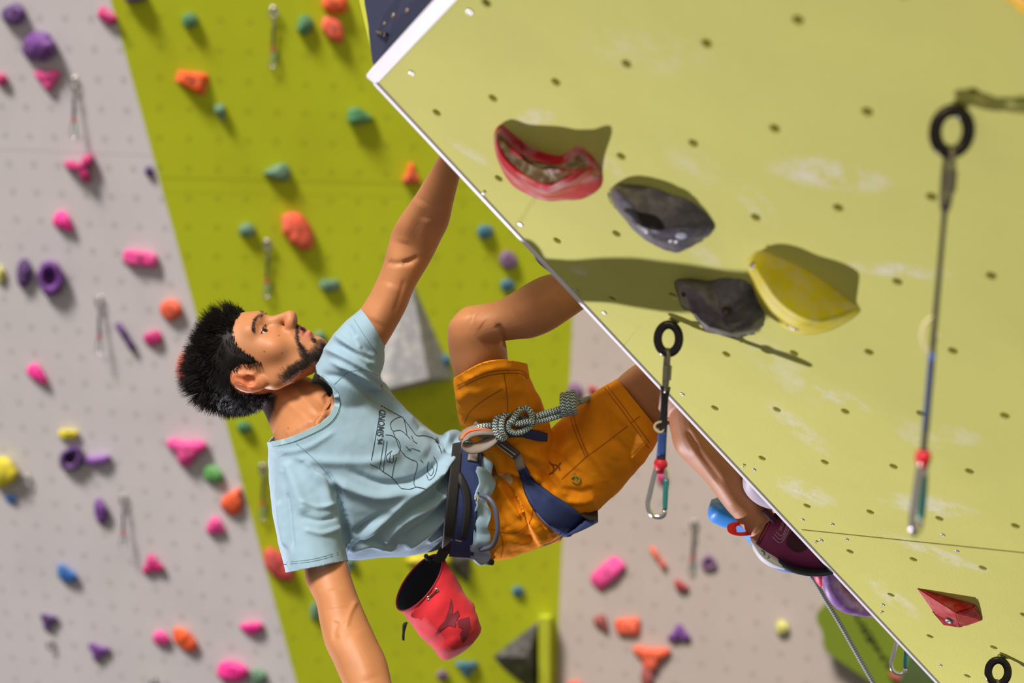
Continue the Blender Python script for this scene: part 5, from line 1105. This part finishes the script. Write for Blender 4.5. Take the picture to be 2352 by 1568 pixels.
band('belt_webbing', [(1040, 1014, 1014, 1264, 3.115, .25), (1064, 1008, 1038, 1270, 3.13, .255)], M_BLK, .004)
V, F = loft([(1100, 1016, 1080, 1279, 3.16, .27), (1112, 1022, 1094, 1286, 3.165, .272), (1126, 1030, 1106, 1292, 3.17, .268), (1136, 1040, 1118, 1290, 3.175, .262)], 90, 5, caps=False)
V = V+np.array([cw([1, 0, 0])*.014*mnoise.noise(Vector(p*30))+(p-P(1110, 1150, 3.165))*.12*mnoise.noise(Vector(p*38+3)) for p in V])
hem = mk('shirt_hem', V, F, M_SHIRT, person); solidify(hem, .003, 0)
gt = bvh(*join([(np.array([tuple(v.co) for v in o.data.vertices])+ORG[o.name], [tuple(p.vertices) for p in o.data.polygons]) for o in (belt, hem)]+[(SV2, SF2), (PV, PF)]))
def strip2(tree, A, B, lift, m, name, parent, t=.003, across=5, sm=5, dflt=3.12):
    A = cr(A, sm); B = cr(B, sm); V = []; F = []; k = across
    for a, b in zip(A, B):
        for q in range(k): V.append(cast(tree, *(a+(b-a)*q/(k-1)), lift, dflt))
    for i in range(len(A)-1):
        for q in range(k-1): a = i*k+q; F.append((a, a+1, a+k+1, a+k))
    o = mk(name, V, F, m, parent); solidify(o, t, 0); return o
strip2(gt, [(1042, 1090), (1062, 1130), (1066, 1180), (1058, 1235)], [(1060, 1085), (1078, 1128), (1080, 1185), (1070, 1240)], .008, M_BLK, 'strap_tail', har)
strip2(gt, [(1078, 1030), (1076, 1045), (1074, 1056)], [(1100, 1028), (1098, 1046), (1096, 1060)], .010, M_GREY, 'tie_in_loop', har, .004)
V, F = join([decal_line(gt, p, 3, .007) for p in ([(1079, 1047), (1093, 1052)], [(1078, 1051), (1092, 1056)], [(1098, 1139), (1096, 1149)], [(1092, 1138), (1091, 1148)], [(1046, 1240), (1060, 1243)], [(1044, 1262), (1056, 1265)], [(1080, 1252), (1077, 1264)])]); mk('bar_tack', V, F, M_STITCH, belt)
# belay loop ring with orange stripe
dB = 2.985
ringp = [P(x, y, d) for x, y, d in ((1138, 990, 3.0), (1105, 987, 2.99), (1076, 994, 2.985), (1063, 1010, 2.98), (1068, 1025, 2.98), (1086, 1030, 2.985), (1112, 1022, 2.995), (1134, 1006, 3.0))]
V, F = tube(ringp, .0125, 8, 6, closed=True, flat=(1, .2), fdir=cw([.15, .75, -.6])); bl = mk('belay_loop', V, F, M_GREY, har)
rp = np.array(ringp[:5])-cw([0, 0, 1])*.0; V, F = tube([p+cw([-.25, -.2, -.25])*.0102 for p in ringp[:4]], .0026, 8, 6, flat=(1., .5), fdir=cw([.15, .75, -.6])); mk('orange_stripe', V, F, mat('stripe_orange', (226, 104, 58), .8), bl)
strip2(gt, [(1080, 982), (1100, 1000), (1128, 1018)], [(1092, 968), (1118, 988), (1140, 1004)], .020, M_GREY, 'tie_in_loop', har, .005, dflt=3.0)
strip2(gt, [(1118, 1008), (1150, 1030), (1182, 1054)], [(1128, 994), (1160, 1014), (1194, 1038)], .016, M_DGREY, 'leg_riser', har, .005, dflt=3.02)
strip2(gt, [(1178, 1050), (1184, 1066), (1188, 1080)], [(1196, 1040), (1202, 1056), (1207, 1072)], .012, M_GREY, 'leg_riser', har, .004)
V, F = join([decal_line(gt, p, 2, .021) for p in ([(1128, 1004), (1184, 1044)], [(1124, 1009), (1178, 1050)])]); mk('contrast_stitching', V, F, M_STITCH, har)
strip2(gt, [(1140, 1010), (1175, 1003), (1208, 1003)], [(1136, 998), (1172, 990), (1206, 988)], .008, M_DGREY, 'leg_riser', har, .004, dflt=3.05)
strip2(gt, [(1205, 1004), (1230, 1010), (1255, 1014)], [(1204, 987), (1230, 989), (1256, 994)], .009, M_NAVY, 'leg_loop', har, .005, dflt=3.05)
lp = strip2(gt, [(1188, 1074), (1210, 1138), (1231, 1174), (1256, 1203), (1281, 1224), (1302, 1230), (1340, 1216), (1373, 1199)], [(1207, 1067), (1219, 1096), (1246, 1121), (1281, 1142), (1317, 1167), (1340, 1186), (1356, 1194), (1374, 1196)], .009, M_NAVY, 'leg_loop', har, .007, 7, dflt=3.10)
inr = [P(x, y, d) for x, y, d in ((1334, 1184, 3.09), (1350, 1170, 3.14), (1366, 1153, 3.18), (1373, 1160, 3.17), (1374, 1196, 3.10), (1356, 1195, 3.09))]
inr2 = [p+cw([0, 0, 1])*.02 for p in inr]; k = len(inr); mk('leg_loop_lining', inr+inr2, [tuple(range(k)), tuple(range(2*k-1, k-1, -1))]+[(i, (i+1) % k, k+(i+1) % k, k+i) for i in range(k)], M_BLK, lp, smooth=False)
V, F = tube([P(x, y, d) for x, y, d in ((1104, 1136, 3.02), (1122, 1144, 3.0), (1136, 1165, 2.995), (1142, 1200, 3.0), (1141, 1230, 3.01), (1130, 1254, 3.03), (1104, 1262, 3.06))], .0052, 12, 6); mk('gear_loop', V, F, mat('gear_loop_grey', (78, 84, 104), .5), har)
V, F = boxm(P(1122, 1290, 3.12), cw([1, .1, 0])*.012, cw([-.1, 1, 0])*.006, cw([0, 0, 1])*.004, .002); mk('buckle', V, F, M_BLK, har)
V, F = tube([P(1290, 1232, 3.1), P(1268, 1246, 3.13), P(1240, 1256, 3.17)], .0012, 6, 4); mk('elastic_cord', V, F, M_BLK, har)
# rope
M_ROPE = rope_mat('rope_braid', (10, 104, 124), (222, 208, 196), 3.0, 190.)
rr_ = .0062
def rp_(pts, base=3.0): return [P(x, y, base+d) for x, y, d in pts]
segs = []
segs.append(rp_([(1078, 1016, .03), (1072, 1002, .02), (1084, 988, 0), (1108, 979, -.005), (1134, 977, 0), (1150, 984, .012), (1162, 998, .01), (1152, 1007, -.006), (1140, 994, -.014), (1138, 968, -.016), (1148, 954, -.012), (1164, 951, 0), (1180, 962, .01), (1196, 974, .010), (1214, 978, .004), (1222, 971, -.006), (1212, 968, -.012), (1190, 972, -.016), (1172, 968, -.018), (1168, 985, -.012), (1182, 993, -.008), (1200, 990, -.006), (1216, 980, 0), (1226, 968, .004), (1250, 964, .004), (1276, 957, .004), (1292, 950, .012)]))
segs.append(rp_([(1152, 990, .01), (1158, 1000, -.008), (1152, 985, -.020), (1154, 962, -.022), (1166, 948, -.018), (1184, 944, -.006), (1200, 956, .006), (1212, 966, .006), (1222, 962, -.004), (1218, 946, -.014), (1206, 936, -.016), (1192, 942, -.018), (1182, 956, -.022), (1172, 972, -.024)]))
segs.append(rp_([(1184, 966, .005), (1186, 950, -.012), (1194, 938, -.018), (1208, 934, -.010), (1216, 942, .004), (1224, 952, .006), (1236, 954, 0), (1256, 948, 0), (1280, 941, 0), (1300, 934, .004), (1320, 928, .012), (1340, 920, .06)]))
hel = []
for k in range(34):
    t = k/33*3.05; a = 2*math.pi*t; hel.append((1287+11.5*t+3*math.sin(a), 931+23*math.cos(a)-2.5*t, .017*math.sin(a)))
segs.append(rp_(hel))
main = [P(1330, 924, 3.02), P(1380, 905, 3.14), P(1460, 885, 3.2), P(1560, 905, 3.2), P(1660, 1060, 3.22), P(1760, 1200, 3.24), P(1830, 1285, 3.26), P(1866, 1326, 3.27), P(1895, 1374, 3.28), P(1930, 1432, 3.28), P(1975, 1512, 3.28), P(2030, 1608, 3.28), P(2110, 1750, 3.28)]
segs.append(main)
Vs = []; Fs = []; UVs = []; n0 = 0
for k, sg in enumerate(segs):
    V, F = tube(sg, rr_*(.92 if k == 4 else 1), 14, 2 if k == 3 else 6); Vs.append(V); Fs += [tuple(i+n0 for i in f) for f in F]; UVs.append(tube.uv+[0, k*.37]); n0 += len(V)
o = mk('climbing_rope', np.concatenate(Vs), Fs, M_ROPE, uv=np.concatenate(UVs), origin=segs[0][0]); tag(o, 'teal and cream braided rope knotted to the harness and trailing down behind the shoe', 'rope')
# chalk bag
def pxring(cx, cy, d, ax, ay, ad, bx, by, bd, n=40, pw_=1.):
    c = P(cx, cy, d); A = P(cx+ax, cy+ay, d+ad)-c; B = P(cx+bx, cy+by, d+bd)-c; th = np.linspace(0, 2*np.pi, n, endpoint=False)
    return c+np.outer(np.cos(th), A)+np.outer(np.sin(th), B)
dC = 3.1
ctl = np.array([(963, 1338, dC, 46, -62, 0, -25, -17, .05), (975, 1350, dC, 47, -61, 0, -18, -12, .052), (1000, 1385, dC, 52, -50, 0, -6, -6, .058), (1030, 1430, dC, 53, -44, 0, 4, 2, .060), (1052, 1464, dC, 48, -38, 0, 6, 5, .056), (1064, 1482, dC, 39, -33, 0, 6, 6, .045), (1069, 1488, dC, 18, -15, 0, 3, 3, .02)])
cc = cr(ctl, 5); R_ = np.array([pxring(*row) for row in cc]); c0 = R_.reshape(-1, 3).mean(0)
for i in range(3, len(R_)):
    for j in range(40):
        p = R_[i, j]; R_[i, j] = p+(p-R_[i].mean(0))*.09*mnoise.fractal(Vector(p*26), 1, 2, 3)
V, F = rings_mesh(R_, False); kk = len(V); V = np.vstack([V, R_[-1].mean(0)]); b_ = (len(R_)-1)*40; F += [(kk, b_+j, b_+(j+1) % 40) for j in range(40)]
bag = root('chalk_bag', P(1000, 1284, dC), 'red fabric chalk bag with black lining hanging open from the back of the harness', 'bag')
body = mk('bag_body', V, F, mat('bag_red', (196, 28, 44), .85, var=.12, vscale=20, bump=.4, bscale=500, sheen=.1), bag)
inn_ = [R_[0]*.985+R_[0].mean(0)*.015, (R_[3]-R_[3].mean(0))*.90+R_[3].mean(0), (R_[12]-R_[12].mean(0))*.80+R_[12].mean(0), (R_[14]-R_[14].mean(0))*.1+R_[14].mean(0)]
V, F = rings_mesh(np.array(inn_), True); F = [f for f in F if len(f) == 4]; V, F = rings_mesh(np.array(inn_), False); mk('lining', V, F, mat('lining_black', (16, 16, 20), .95), bag)
V, F = tube(list(R_[0][::2]), .0022, 8, 3, closed=True); mk('rim', V, F, mat('rim_red', (150, 26, 42), .8), bag)
bgt = bvh(R_.reshape(-1, 3), rings_mesh(R_, False)[1])
for x, y in ((1003, 1355), (984, 1373)):
    p = cast(bgt, x, y, .001, dC); V, F = disc(p, cw([-.1, -.1, -1]), .0042, .002, 18, .002); mk('eyelet', V, F, mat('eyelet_silver', (190, 180, 160), .3, .9), body)
V, F = tube([cast(bgt, x, y, .004, dC) for x, y in ((1003, 1355), (994, 1364), (984, 1373))], .0013, 8, 4); mk('drawcord', V, F, M_BLK, bag)
V, F = join([decal_poly(bgt, q, .0015) for q in ([(1036, 1373), (1041, 1395), (1038, 1412), (1046, 1406), (1052, 1400), (1056, 1412), (1048, 1424), (1046, 1440), (1030, 1436), (1012, 1448), (998, 1460), (1008, 1440), (1022, 1424), (1030, 1402)], [(1050, 1424), (1062, 1420), (1078, 1416), (1080, 1440), (1072, 1466), (1064, 1478), (1056, 1456), (1064, 1444), (1052, 1438)])]); mk('print_mark', V, F, mat('mark_maroon', (112, 28, 46), .8), body)
V, F = tube([P(936, 1430, dC-.02), P(930, 1434, dC-.02), P(927, 1452, dC-.02), P(926, 1470, dC-.02)], [.0014, .0045, .0028, .003], 10, 3); mk('cord_lock', V, F, M_BLK, bag)
V, F = tube([P(1040, 1190, 3.03), P(1030, 1235, 3.05), P(1016, 1272, 3.07), P(1002, 1292, 3.08)], .011, 8, 5, flat=(1, .2), fdir=cw([1, .3, 0])); mk('hanging_strap', V, F, M_BLK, bag)
V, F = tube([P(978, 1276, dC), P(984, 1284, dC-.01), P(992, 1290, dC-.01)], .005, 8, 3); mk('toggle', V, F, M_BLK, bag)
